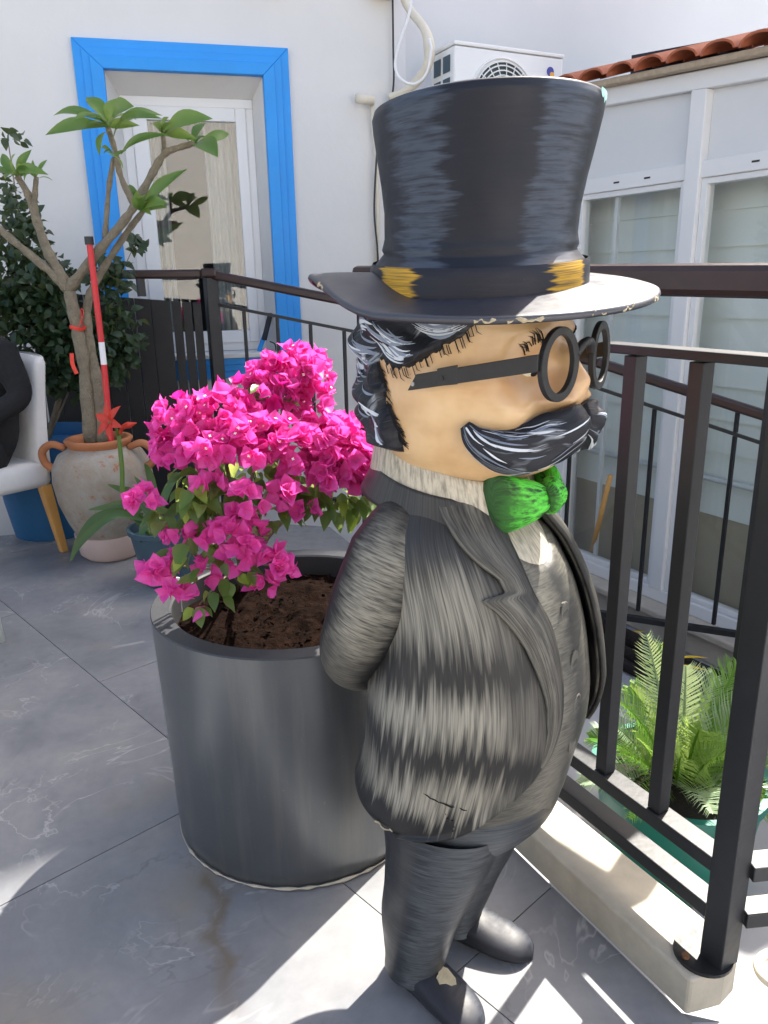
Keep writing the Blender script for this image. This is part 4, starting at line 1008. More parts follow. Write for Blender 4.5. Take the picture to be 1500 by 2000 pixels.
def f(i, j):
    ph = 2 * math.pi * i / 128 - math.pi
    if j <= 10: return brim(ph, j / 10, 1), (ph / (2 * math.pi), j / 10)
    if j <= 13: a = (j - 10) / 4 * math.pi; p, q = brim(ph, 1, 1), brim(ph, 1, -1); m_ = (p + q) / 2; return m_ + UP * (p.z - m_.z) * math.cos(a) + Vector((math.sin(ph), math.cos(ph), 0)) * .005 * math.sin(a), (ph / (2 * math.pi), 1)
    return brim(ph, (24 - j) / 10, -1), (ph / (2 * math.pi), (24 - j) / 10)
grid(129, 15, f).build('hat_brim', 'brim_paint', hat, smooth=True, recalc=False)
grid(129, 11, lambda i, j: f(i, j + 14)).build('brim_underside', 'brim_under', hat, smooth=True, recalc=False)
for a0, a1, r0 in ((44, 54, .0032), (57, 63, .0022), (12, 17, .0018), (24, 29, .0016), (-8, -3, .002), (118, 122, .0025), (-30, -26, .0018)):
    P_ = []
    n = int((a1 - a0) / 1.2) + 2
    for k in range(n):
        ph = R(a0 + (a1 - a0) * k / (n - 1)); q = brim(ph, 1, 0) + Vector((math.sin(ph), math.cos(ph), 0)) * .0035 + UP * random.uniform(-.003, .003); P_.append(q)
    MB().tube(P_, [r0 * random.uniform(.3, 1.3) for _ in P_], 6).build('paint_chip', 'raw_resin', hat)
vs = []
def f(i, j):
    ph = R(-20 + 16 * i / 8 + 2 * mnoise.noise(Vector((i, j, 0)))); z = 1.503 - (.004 + .011 * abs(math.sin(i * 1.1 + .5)) * math.sin(math.pi * (i + .6) / 9.2)) * j / 5; r = ctab([(a, c) for a, c in CR if True][:len(CR) - 12], min(z, 1.494))[0]
    return hat_pt(ph, z, r + .0018), (i, j)
grid(9, 6, f).build('paint_chip', 'chip_mint', hat, smooth=True)

# =================================================================== PLANTER AND BOUGAINVILLEA
PC_ = Vector((-.222, 1.69, 0)); PR, PH = .318, .572
planter = empty('round_planter', PC_); tag(planter, 'large round dark grey metal planter on the floor beside the statue', 'planter')
MB().lathe([(0, .004), (.300, .004), (.306, .012), (.309, .05), (PR + .004, PH - .03), (PR + .006, PH - .003)], 96).build('planter_wall', 'planter_metal', planter, smooth=True, autosmooth=40)
MB().lathe([(PR + .006, PH - .0028), (PR + .004, PH), (PR - .037, PH), (PR - .041, PH - .004), (PR - .041, PH - .11), (0, PH - .11)], 96).build('planter_rim', 'planter_lip', planter, smooth=True, autosmooth=35)
pr_ = []
for k in range(97): a = 2 * math.pi * k / 96; pr_.append(Vector((.309 * math.sin(a), .309 * math.cos(a), .006)))
MB().tube(pr_, [.001 + .004 * random.random() ** 3 for _ in pr_], 6, cap=False).build('base_sealant', 'kerb_stone', planter, smooth=True)
hq = gy(588, 1398, 1.36) - PC_; hd = Vector((hq.x, hq.y, 0)).normalized()
MB().tube([hd * (.3135) + UP * hq.z, hd * (.3185) + UP * hq.z], .006, 10).build('drain_hole', 'eye_dark', planter)
def f(i, j):
    r = (PR - .042) * j / 30; a = 2 * math.pi * i / 80; x, y = r * math.sin(a), r * math.cos(a)
    z = PH - .058 + .022 * mnoise.noise(Vector((x * 9, y * 9, 0))) + .012 * mnoise.noise(Vector((x * 30, y * 30, 3))) + .006 * mnoise.noise(Vector((x * 70, y * 70, 5))) + .012 * (1 - j / 30)
    return Vector((x, y, z)), (x, y)
so = grid(80, 31, f, True).build('potting_soil', 'potting_soil', None, smooth=True); so.location = PC_
tag(so, 'dark crumbly potting soil in the round planter', 'soil', kind='stuff')
cl = MB()
for k in range(420):
    a = random.uniform(0, 6.283); r = (PR - .055) * math.sqrt(random.random()); s = random.uniform(.003, .009)
    c = Vector((r * math.sin(a), r * math.cos(a), PH - .052 + random.uniform(-.004, .012)))
    vs = [c + Vector((random.uniform(-1, 1), random.uniform(-1, 1), random.uniform(-.6, .6))) * s for _ in range(6)]
    cl.add(vs, [(0, 1, 2), (0, 2, 3), (0, 3, 4), (0, 4, 1), (5, 2, 1), (5, 3, 2), (5, 4, 3), (5, 1, 4)])
co_ = cl.build('soil_crumbs', 'potting_soil'); co_.location = PC_; tag(co_, 'loose soil crumbs on the planter soil', 'soil', kind='stuff')
tg = empty('plant_label', gz(335, 1160, PH)); tag(tg, 'white plastic plant label stuck in the planter soil', 'plant label')
a_ = gz(338, 1195, .52); MB().prism([a_, a_ + Vector((.022, .004, -.0)), a_ + Vector((.020, .012, .085)), a_ + Vector((-.012, .008, .09))], Vector((.002, -.004, 0))).build('label_blade', 'white_tag', tg, world=True)
# flower and leaf meshes
def blade(L, W, tipp, cup, curl, nseg=5, nw=4, base=.15, wave=0):
    """pointed petal/leaf along +Y, in the XY plane, cupped"""
    vs = []; fs = []; uvs = []
    for j in range(nseg + 1):
        t = j / nseg; w_ = W * (math.sin(math.pi * (base + (1 - base) * t) ** tipp)) if 0 < j < nseg else (W * .12 if j == 0 else .0)
        y = L * t; z0 = curl * L * t * t
        for i in range(nw + 1):
            s = i / nw * 2 - 1; vs.append(Vector((w_ * s, y, z0 + cup * w_ * s * s + wave * math.sin(t * 9 + s * 2) * abs(s)))); uvs.append((s, t))
    for j in range(nseg):
        for i in range(nw): a = j * (nw + 1) + i; fs.append((a, a + 1, a + nw + 2, a + nw + 1))
    return vs, fs, uvs
def mesh_from(parts, name, m, smooth=True):
    b_ = MB()
    for (vs, fs, uvs), M in parts: b_.add([M @ v for v in vs], fs, uvs)
    o = b_.build(name, m, None, smooth=smooth, recalc=False); me = o.data; bpy.data.objects.remove(o); return me
rnd = random.Random(3)
FL = []
for vn in range(6):
    pr = []
    for k in range(3):
        L = rnd.uniform(.026, .034); M = Matrix.Rotation(k * 2.094 + rnd.uniform(-.25, .25), 4, 'Z') @ Matrix.Rotation(R(rnd.uniform(28, 62)), 4, 'X')
        pr.append((blade(L, L * rnd.uniform(.48, .58), .72, rnd.uniform(.2, .6), rnd.uniform(-.3, .15), 5, 4, .12, .0012), M))
    me = mesh_from(pr, 'bougainvillea_flower', 'bract' if vn < 5 else 'bract_deep')
    # small cream true flower in the middle
    bm = bmesh.new(); bm.from_mesh(me)
    nb = len(bm.verts)
    cvs = [bm.verts.new((.0012 * math.cos(a), .0012 * math.sin(a), .004)) for a in (0, 2.1, 4.2)] + [bm.verts.new((.0042 * math.cos(a) * r, .0042 * math.sin(a) * r, .016)) for a, r in [(q * .785, 1 if q % 2 else .55) for q in range(8)]]
    if vn in (0, 3):
        fa = bm.faces.new(cvs[3:]); fa.material_index = 1
    else:
        for q in cvs: bm.verts.remove(q)
    bm.to_mesh(me); bm.free(); me.materials.append(MATS['flower_white']); FL.append(me)
LF = [mesh_from([(blade(L, L * wd, .8, .35, cu, 6, 4, .12, .001), Matrix())], 'leaf', m) for L, wd, cu, m in ((.042, .30, -.25, 'leaf_bush'), (.05, .33, -.4, 'leaf_bush'), (.036, .34, -.1, 'leaf_bush'), (.040, .32, -.3, 'leaf_lime'))]
bush = empty('bougainvillea', gz(480, 1150, .52)); tag(bush, 'magenta bougainvillea in full bloom growing in the round planter', 'plant')
BI = PM[bush.name].inverted()
CL = [(585, 735, 1.72, .075, .060, 40), (540, 745, 1.70, .06, .05, 20), (600, 790, 1.66, .055, .05, 18), (500, 780, 1.66, .075, .055, 26), (430, 820, 1.60, .085, .055, 40), (360, 830, 1.60, .06, .055, 26), (350, 880, 1.57, .055, .04, 18), (420, 870, 1.54, .07, .035, 22), (490, 860, 1.55, .075, .045, 28), (550, 865, 1.58, .07, .05, 24), (600, 910, 1.58, .06, .05, 20), (660, 860, 1.62, .075, .045, 30), (690, 900, 1.60, .06, .05, 24), (650, 920, 1.57, .05, .035, 14), (730, 885, 1.66, .035, .035, 8),
      (278, 978, 1.50, .028, .022, 6), (410, 948, 1.50, .018, .015, 3), (480, 975, 1.47, .028, .028, 6), (550, 965, 1.50, .022, .022, 4), (592, 1000, 1.55, .018, .02, 3), (400, 1045, 1.48, .025, .018, 4), (450, 1045, 1.46, .03, .02, 5), (500, 1055, 1.47, .05, .026, 9), (530, 1110, 1.45, .035, .025, 7), (470, 1085, 1.47, .04, .022, 6), (312, 1108, 1.46, .026, .024, 6), (340, 1150, 1.44, .018, .018, 4), (375, 1178, 1.42, .012, .014, 2), (395, 1120, 1.47, .018, .02, 3), (515, 1145, 1.46, .018, .014, 3), (345, 1040, 1.5, .025, .02, 4), (735, 875, 1.63, .032, .04, 9), (700, 850, 1.64, .05, .04, 12), (745, 895, 1.60, .022, .03, 7), (715, 930, 1.58, .03, .025, 6), (705, 945, 1.6, .02, .02, 4), (470, 1010, 1.5, .02, .02, 3)]
def frame_from(nv, roll):
    nv = nv.normalized(); a = Vector((0, 0, 1)) if abs(nv.z) < .95 else Vector((1, 0, 0)); x = a.cross(nv).normalized(); y = nv.cross(x)
    return Matrix((x, y, nv)).transposed().to_4x4() @ Matrix.Rotation(roll, 4, 'Z')
nfl = 0; rest = MB()
for (px, py, Y, rx, rz, n) in CL:
    c = gy(px, py, Y)
    n = int(n * 1.75)
    for k in range(n):
        d = Vector((rnd.gauss(0, 1), rnd.gauss(0, 1), rnd.gauss(.25, .8))).normalized(); q = rnd.uniform(.6, 1.0)
        p = c + Vector((d.x * rx * q, d.y * rx * .9 * q, d.z * rz * q)); nv = (d + Vector((rnd.uniform(-.5, .5), rnd.uniform(-.6, .3), rnd.uniform(-.1, .6))))
        M = frame_from(nv, rnd.uniform(0, 6.28)); M.translation = p; M = M @ Matrix.Scale(rnd.uniform(.8, 1.12), 4)
        me = FL[rnd.randrange(6)] if py < 940 else FL[rnd.randrange(2, 6)]
        nfl += 1
        if nfl <= 0: pass
        if (nfl * 7919) % 1000 < 620 and len([1 for _ in ()]) == 0 and nfl <= 10000 and bush.get('_n', 0) < 300:
            bush['_n'] = bush.get('_n', 0) + 1; inst('flower', me, bush, BI @ M)
        else: rest.add([M @ v.co for v in me.vertices], [tuple(pp.vertices) for pp in me.polygons if pp.material_index == 0])
del bush['_n']
ro = rest.build('flower_mass', 'bract', bush, world=True, recalc=False, smooth=True); ro['kind'] = 'stuff'
lz = [(470, 930, 1.62, .13, .05, 60), (380, 950, 1.58, .06, .05, 34), (420, 1000, 1.56, .07, .04, 30), (520, 1000, 1.58, .07, .05, 30), (650, 980, 1.62, .06, .03, 26), (600, 960, 1.60, .05, .03, 18), (560, 830, 1.68, .06, .04, 14), (330, 1000, 1.52, .05, .02, 10), (380, 1080, 1.48, .06, .04, 18), (440, 1110, 1.46, .07, .03, 14), (385, 1190, 1.42, .012, .02, 3), (420, 1165, 1.44, .02, .015, 3), (700, 985, 1.62, .02, .03, 8), (520, 770, 1.64, .04, .03, 6), (380, 970, 1.5, .04, .05, 16)]
nl = 0
for (px, py, Y, rx, rz, n) in lz:
    c = gy(px, py, Y)
    for k in range(n):
        d = Vector((rnd.gauss(0, 1), rnd.gauss(0, 1), rnd.gauss(0, .8))).normalized(); q = rnd.uniform(.4, 1.0)
        p = c + Vector((d.x * rx * q, d.y * rx * q, d.z * rz * q)); ax = Vector((d.x * .8 + rnd.uniform(-.5, .5), d.y * .8 + rnd.uniform(-.6, .2), rnd.uniform(-1.0, .1)))
        # leaf lies along ax, face up/out
        yv = ax.normalized(); up = Vector((rnd.uniform(-.5, .5), rnd.uniform(-.9, .1), 1)); xv = yv.cross(up).normalized(); zv = xv.cross(yv)
        M = Matrix((xv, yv, zv)).transposed().to_4x4(); M.translation = p; M = M @ Matrix.Scale(rnd.uniform(.75, 1.2), 4)
        inst('leaf', LF[rnd.choice((0, 1, 2, 0, 1, 3))], bush, BI @ M); nl += 1
base = gz(480, 1150, .51)
for (px, py, Y, r) in ((570, 800, 1.68, .006), (430, 850, 1.58, .006), (360, 870, 1.58, .005), (670, 900, 1.6, .006), (500, 900, 1.56, .005), (312, 1100, 1.47, .003), (530, 1105, 1.46, .003), (280, 985, 1.51, .003), (480, 980, 1.49, .003), (390, 1180, 1.43, .0025)):
    e = gy(px, py, Y); mid = base.lerp(e, .5) + Vector((rnd.uniform(-.02, .02), rnd.uniform(-.02, .02), .03))
    MB().tube(catmull([base + Vector((rnd.uniform(-.01, .01), rnd.uniform(-.01, .01), 0)), base.lerp(mid, .5) + UP * .03, mid, e], 4), rlist([r * 2.0, r * 1.4, r, r * .6], 13), 7).build('branch', 'bark', bush, world=True, smooth=True)

# =================================================================== CYCAD IN GREEN POT (behind the railing)
CB = gy(1318, 1585, 1.78)
pot = empty('green_pot', Vector((CB.x, CB.y, -.28))); tag(pot, 'round green plastic pot holding the sago palm behind the railing', 'pot')
MB().lathe([(0, .002), (.18, .002), (.215, .26), (.228, .265), (.230, .292), (.21, .292), (.205, .25), (0, .25)], 48).build('pot_shell', 'green_pot', pot, smooth=True, autosmooth=35)
MB().lathe([(.208, .256), (.15, .27), (.08, .29), (0, .29)], 40).build('pot_soil', 'dark_soil', pot, smooth=True)
cyc = empty('sago_palm', CB - UP * .10); tag(cyc, 'sago palm with stiff feathery fronds behind the square-bar railing', 'palm')
tr_ = MB(); 
for k in range(60):
    a = k * 2.4; h = .13 * k / 60; r = .075 - .03 * k / 60
    p = Vector((r * math.cos(a), r * math.sin(a), h - .03)); tr_.tube([p * .6 + UP * (h * .4), p, p * 1.25 + UP * .035], [.014, .011, .003], 5)
tr_.lathe([(0, -.06), (.07, -.05), (.065, .05), (.03, .10), (0, .11)], 16)
tr_.build('trunk', 'bark', cyc)
def frond(base_, tip, sag, mat, wl=.085, npair=48, twist=0.0, side=None):
    mid = base_.lerp(tip, .5) + UP * sag; pts = []
    for k in range(npair + 1):
        t = k / npair; pts.append(base_ * (1 - t) ** 2 + mid * 2 * t * (1 - t) + tip * t * t)
    b_ = MB(); b_.tube(pts[::2], rlist([.0055, .0045, .003, .0012], len(pts[::2])), 6)
    for k in range(4, npair):
        t = k / npair; d = (pts[k + 1] - pts[k - 1]).normalized(); s0 = side if side is not None else UP
        lat = d.cross(s0).normalized(); nrm = lat.cross(d).normalized()
        L = wl * (math.sin(math.pi * min(1, .12 + t * .82)) ** .7) * (1.0 if t < .9 else .8)
        for sg in (-1, 1):
            dr = (lat * sg * .78 + d * (.45 + .5 * t + rnd.uniform(-.10, .10)) + nrm * (.30 + rnd.uniform(-.12, .12))).normalized(); p = pts[k]; w_ = .0029 * rnd.uniform(.8, 1.15)
            q = p + dr * L * rnd.uniform(.92, 1.05) - nrm * .010 * t; m_ = p + dr * L * .55 + nrm * .004
            b_.add([p - d * w_, p + d * w_, m_ + d * w_ * .9 , m_ - d * w_ * .9, q], [(0, 1, 2, 3), (3, 2, 4)])
    o = b_.build('frond', mat, cyc, world=True, recalc=False); return o
top = CB + UP * .03
TO_CAM = Vector((-.3, -1, .35))
for (px, py, Y, sag, mt, wl) in ((1262, 1238, 1.82, .05, 'leaf_cycad_grey', .075), (1196, 1362, 1.66, .10, 'leaf_cycad', .09), (1395, 1322, 1.95, .06, 'leaf_cycad_grey', .10), (1520, 1415, 1.72, .12, 'leaf_cycad', .09), (1545, 1330, 1.95, .10, 'leaf_cycad_grey', .10), (1150, 1440, 1.85, .10, 'leaf_cycad', .08), (1392, 1590, 1.50, .10, 'leaf_cycad_grey', .085), (1560, 1500, 1.80, .10, 'leaf_cycad', .09), (1330, 1390, 2.05, .08, 'leaf_cycad_grey', .09), (1210, 1470, 1.62, .06, 'leaf_cycad', .07), (1130, 1530, 1.75, .10, 'leaf_cycad_grey', .07), (1490, 1560, 1.65, .09, 'leaf_cycad', .08), (1450, 1380, 1.85, .08, 'leaf_cycad', .09), (1230, 1340, 1.98, .08, 'leaf_cycad', .08), (1420, 1480, 1.62, .09, 'leaf_cycad', .085), (1600, 1420, 1.95, .12, 'leaf_cycad', .09), (1290, 1255, 1.92, .05, 'leaf_cycad', .08), (1340, 1300, 1.80, .08, 'leaf_cycad_grey', .09), (1440, 1300, 1.90, .09, 'leaf_cycad', .10), (1490, 1370, 1.78, .10, 'leaf_cycad_grey', .09), (1185, 1410, 1.72, .08, 'leaf_cycad_grey', .08), (1240, 1440, 1.60, .07, 'leaf_cycad', .08), (1330, 1480, 1.55, .09, 'leaf_cycad', .085), (1460, 1600, 1.58, .10, 'leaf_cycad_grey', .08), (1370, 1420, 1.70, .09, 'leaf_cycad', .09), (1230, 1600, 1.55, .10, 'leaf_cycad', .06), (1540, 1620, 1.70, .12, 'leaf_cycad', .08)):
    tip = gy(px, py, Y); frond(top + Vector((rnd.uniform(-.02, .02), rnd.uniform(-.02, .02), 0)), tip, sag, mt, wl * 1.15, side=TO_CAM if py < 1350 else Vector((rnd.uniform(-.4, .2), -.6, 1)))
# a few dead yellow leaves on the paving beyond
for (px, py, z), ylab in zip(((1225, 1238, -.68), (1326, 1300, -.4), (1330, 1285, -.45)), ('long yellow fallen leaf lying alone on the dark timber', 'yellow fallen leaf just behind the sago palm tip', 'yellow fallen leaf beside another one behind the sago palm')):
    c = gz(px, py, z); vs, fs, uv = blade(.14, .012, .8, .3, -.1); M = Matrix.Translation(c) @ Matrix.Rotation(rnd.uniform(-2, -1), 4, 'Z'); tag(MB().add([M @ v for v in vs], fs, uv).build('fallen_leaf', 'yellow_leaf', recalc=False), ylab, 'leaf', 'fallen yellow leaves')
# cream hose end on the concrete
c = gz(1545, 1905, .01); P_ = [c + Vector((.06 * math.cos(a), .045 * math.sin(a), .008)) for a in [1.2 + 4.4 * k / 30 for k in range(31)]]
tag(MB().tube(P_, .009, 10).build('garden_hose', 'cream_hose', smooth=True), 'curl of cream hose on the concrete beside the kerb', 'hose')

# =================================================================== LEFT: URN, FRANGIPANI, POLE, POTS
UC = Vector((gz(205, 1098).x, gz(205, 1098).y + .12, 0))
dish = empty('pot_dish', UC); tag(dish, 'pale pink round dish pot under the old clay urn', 'dish')
MB().lathe([(0, .002), (.125, .002), (.150, .025), (.165, .11), (.168, .125), (.155, .125), (.15, .10), (0, .09)], 48).build('dish_bowl', 'pink_pot', dish, smooth=True, autosmooth=40)
urn = empty('clay_urn', UC + UP * .092); tag(urn, 'weathered old clay urn with two handles and orange rim', 'urn')
MB().lathe([(0, .0), (.135, .0), (.150, .02), (.185, .10), (.218, .20), (.232, .30), (.225, .37), (.195, .425), (.150, .452), (.138, .462)], 64).build('urn_body', 'urn_clay', urn, smooth=True)
MB().lathe([(.139, .458), (.150, .475), (.158, .492), (.150, .500), (.132, .498), (.125, .47), (.12, .44), (0, .44)], 64).build('urn_rim', 'terracotta', urn, smooth=True)
for sg in (-1, 1):
    MB().tube(catmull([(sg * .150, -.03, .455), (sg * .215, -.035, .475), (sg * .262, -.035, .44), (sg * .258, -.03, .385), (sg * .222, -.03, .355)], 5), rlist([.016, .018, .019, .018, .02], 21), 10).build('handle', 'terracotta', urn, smooth=True)
UY = UC.y
fr_t = empty('frangipani_tree', UC + UP * .53); tag(fr_t, 'leggy frangipani tree with bare forked branches growing in the clay urn', 'tree')
BRS = [([(180, 870), (165, 720), (150, 640), (135, 565)], (.036, .030, .028, .026), 0),
       ([(203, 870), (192, 760), (172, 650), (172, 590), (190, 545), (224, 490), (252, 448), (280, 412)], (.03, .026, .022, .019, .017, .015, .014, .012), .04),
       ([(135, 568), (95, 528), (40, 482), (-10, 440)], (.022, .019, .017, .015), -.05),
       ([(133, 566), (118, 535), (92, 488), (70, 425), (55, 380), (34, 345)], (.025, .024, .022, .018, .016, .013), .0),
       ([(72, 432), (68, 390), (71, 345)], (.014, .012, .011), -.03),
       ([(133, 566), (187, 497), (233, 443), (266, 397), (299, 336), (322, 300), (350, 288), (380, 280)], (.024, .021, .019, .018, .017, .015, .013, .012), -.02),
       ([(322, 300), (318, 262)], (.013, .010), 0), ([(262, 402), (236, 345), (226, 299), (210, 247)], (.014, .013, .012, .012), .02), ([(205, 470), (212, 373), (222, 308)], (.012, .011, .011), .05)]
for pts, rr, dy in BRS:
    P_ = catmull([gy(x, y, UY + dy * min(1, i / 3)) for i, (x, y) in enumerate(pts)], 5)
    r_ = [a * (1 + .10 * math.sin(k * 2.3) + .09 * math.sin(k * 5.1 + len(pts))) for k, a in enumerate(rlist(list(rr), len(P_)))]
    MB().tube(P_, r_, 12).build('trunk' if rr[0] > .028 else 'branch', 'bark', fr_t, world=True, smooth=True)
FI = PM[fr_t.name].inverted()
def big_leaf(bx, by, tx, ty, dY, W, droop=.25, mat='leaf_frangipani', parent=fr_t, Y0=None, twist=0):
    Y0 = Y0 or UY; a = gy(bx, by, Y0); b_ = gy(tx, ty, Y0 + dY); L = (b_ - a).length
    vs, fs, uv = blade(L, W * .92, 1.15, .3, 0, 9, 4, .06)
    y = (b_ - a).normalized(); up = Vector((0, -1.2, 1)); x = y.cross(up).normalized(); z = x.cross(y)
    M = Matrix((x, y, z)).transposed().to_4x4() @ Matrix.Rotation(twist, 4, 'Y'); M.translation = a
    vs = [Vector((v.x, v.y, v.z + droop * L * math.sin(math.pi * min(1, v.y / L)) * .6)) for v in vs]
    o = MB().add([M @ v for v in vs], fs, uv).build('leaf', mat, parent, world=True, smooth=True, recalc=False); return o
for a in ((210, 247, 88, 264, -.10, .034), (210, 240, 104, 226, .08, .026), (212, 240, 168, 190, .05, .036), (214, 240, 228, 192, -.02, .034), (220, 248, 262, 208, -.15, .060), (222, 250, 318, 226, .1, .038), (215, 255, 195, 305, -.12, .022), (222, 268, 318, 232, -.22, .03), (318, 265, 416, 232, -.10, .048), (380, 282, 426, 308, -.12, .055), (378, 280, 405, 240, .08, .03), (236, 302, 330, 262, -.1, .022), (280, 412, 366, 330, -.06, .030), (278, 415, 328, 398, -.12, .038), (280, 410, 300, 370, .08, .02), (276, 412, 252, 360, .1, .018), (282, 412, 296, 420, -.1, .018), (240, 330, 208, 300, -.1, .016), (34, 345, 62, 292, .0, .022), (34, 345, 4, 300, .05, .024), (36, 345, 10, 350, -.1, .025), (36, 340, 30, 300, -.1, .02), (34, 348, 60, 330, -.12, .018), (71, 345, 64, 312, 0, .010), (71, 345, 92, 312, .05, .010), (318, 262, 330, 245, 0, .012), (318, 262, 312, 235, 0, .010)):
    big_leaf(*a, twist=rnd.uniform(-.5, .5))
for (bx, by, n_) in ((210, 245, 7), (380, 281, 5), (318, 262, 4), (280, 412, 6), (34, 345, 5), (71, 345, 3), (224, 300, 3)):
    for k in range(n_):
        a = rnd.uniform(0, 6.283); L = rnd.uniform(28, 85) if n_ > 3 else rnd.uniform(15, 35)
        big_leaf(bx + rnd.uniform(-3, 3), by + rnd.uniform(-4, 8), bx + L * math.cos(a), by - L * .55 * abs(math.sin(a)) + (12 if rnd.random() < .35 else 0), rnd.uniform(-.18, .18), L * rnd.uniform(.00030, .00045), twist=rnd.uniform(-.7, .7))
# red tape ties round the trunk
for (px, py) in ((150, 640),):
    c = gy(px + 2, py, UY); MB().tube([c + Vector((.034 * math.cos(a), .034 * math.sin(a), .006 * math.sin(2 * a))) for a in [2 * math.pi * k / 20 for k in range(21)]], [(.002, .009)] * 21, 6, cap=False).build('tape_tie', 'red_tape', fr_t, world=True)
    MB().tube(catmull([c + Vector((.03, -.02, 0)), gy(158, 605, UY - .03), gy(163, 612, UY - .04), gy(152, 645, UY - .04)], 5), (.0018), 5).build('tape_end', 'red_tape', fr_t, world=True)
    MB().tube(catmull([gy(140, 690, UY - .03), gy(142, 712, UY - .03), gy(150, 730, UY - .03)], 5), [(.002, .01)] * 11, 5).build('tape_end', 'red_tape', fr_t, world=True)
# red and white survey pole
pole = empty('striped_pole', gy(214, 862, UY - .05)); tag(pole, 'red and white striped pole standing in the clay urn', 'pole')
for (a, c, mt) in (((217, 868), (203, 712), 'red_paint'), ((203, 712), (198, 668), 'white_paint'), ((198, 668), (175, 478), 'red_paint'), ((175, 478), (173, 462), 'black_metal')):
    MB().tube([gy(*a, UY - .05), gy(*c, UY - .05)], .0135 if mt != 'black_metal' else .019, 14).build('pole_section', mt, pole, world=True, smooth=False)
# soil in urn
tag(MB().lathe([(.118, .0), (.06, .012), (0, .01)], 24, UC + UP * .545).build('urn_soil', 'dark_soil'), 'dark soil filling the clay urn', 'soil', kind='stuff')
# grey pot with amaryllis
AP = gz(312, 1150); AP = Vector((AP.x + .02, AP.y + .10, 0))
gp = empty('slate_pot', AP); tag(gp, 'slate blue grey plastic pot beside the clay urn', 'pot')
MB().lathe([(0, .002), (.105, .002), (.115, .03), (.150, .235), (.160, .24), (.162, .262), (.148, .262), (.143, .22), (0, .215)], 48).build('pot_shell', 'slate_pot', gp, smooth=True, autosmooth=35)
am = empty('amaryllis', AP + UP * .22); tag(am, 'amaryllis with one open red flower and long strap leaves in slate pot', 'plant')
st_b = gy(246, 985, AP.y); st_t = gy(232, 850, AP.y)
MB().tube(catmull([AP + Vector((-.05, 0, .2)), st_b, gy(238, 910, AP.y), st_t], 5), rlist([.013, .011, .010, .009], 16), 10).build('stem', 'green_stem', am, world=True, smooth=True)
fcn = gy(215, 822, AP.y - .02)
for k in range(6):
    a = k * 1.047 + .3; vs, fs, uv = blade(.088, .019, .9, .35, -.35, 6, 4, .08)
    nv = Vector((-.5, -.8, .25)).normalized(); M = frame_from(nv, a); M.translation = fcn; M = M @ Matrix.Rotation(R(22), 4, 'X')
    MB().add([M @ v for v in vs], fs, uv).build('petal', 'amaryllis', am, world=True, smooth=True, recalc=False)
MB().tube([st_t, gy(225, 832, AP.y - .01), fcn], [.007, .008, .013], 8).build('flower_tube', 'green_stem', am, world=True, smooth=True)
MB().tube(catmull([st_t, gy(240, 835, AP.y), gy(252, 830, AP.y), gy(267, 826, AP.y)], 4), rlist([.005, .010, .015, .002], 13), 8).build('bud', 'amaryllis', am, world=True, smooth=True)
def strap(pts, W, nm='strap_leaf'):
    P_ = catmull([gy(x, y, AP.y + d) for x, y, d in pts], 6); n = len(P_); b_ = MB(); vs = []; uvs = []
    for k, p in enumerate(P_):
        d = (P_[min(k + 1, n - 1)] - P_[max(k - 1, 0)]).normalized(); x = d.cross(Vector((.2, -1, .45))).normalized(); w_ = W * min(1, (n - 1 - k) / (n * .45)) ** .7 + .0006
        z = x.cross(d)
        for s in (-1, 0, 1): vs.append(p + x * w_ * s - z * w_ * .35 * (1 - abs(s))); uvs.append((s, k / n))
    fs = [(k * 3 + i, k * 3 + i + 1, k * 3 + i + 4, k * 3 + i + 3) for k in range(n - 1) for i in range(2)]
    b_.add(vs, fs, uvs).build(nm, 'leaf_strap', am, world=True, smooth=True, recalc=False)
for pts in ([(285, 1020, 0), (240, 1000, -.04), (190, 1010, -.10), (155, 1050, -.16), (135, 1100, -.2)], [(280, 1010, 0), (225, 1005, -.08), (180, 1035, -.14), (150, 1070, -.18), (140, 1095, -.2)], [(275, 1000, .02), (245, 985, .0), (210, 990, -.02), (172, 996, -.05)], [(290, 1000, .02), (262, 965, .05), (235, 955, .05), (210, 946, .04)], [(300, 1000, .03), (300, 960, .05), (290, 920, .06), (282, 905, .05)], [(310, 1000, 0), (330, 950, .05), (350, 930, .1)], [(295, 1010, -.05), (280, 1030, -.1), (275, 1060, -.14)], [(305, 1000, .02), (285, 960, .05), (262, 930, .06)]):
    strap(pts, .017)
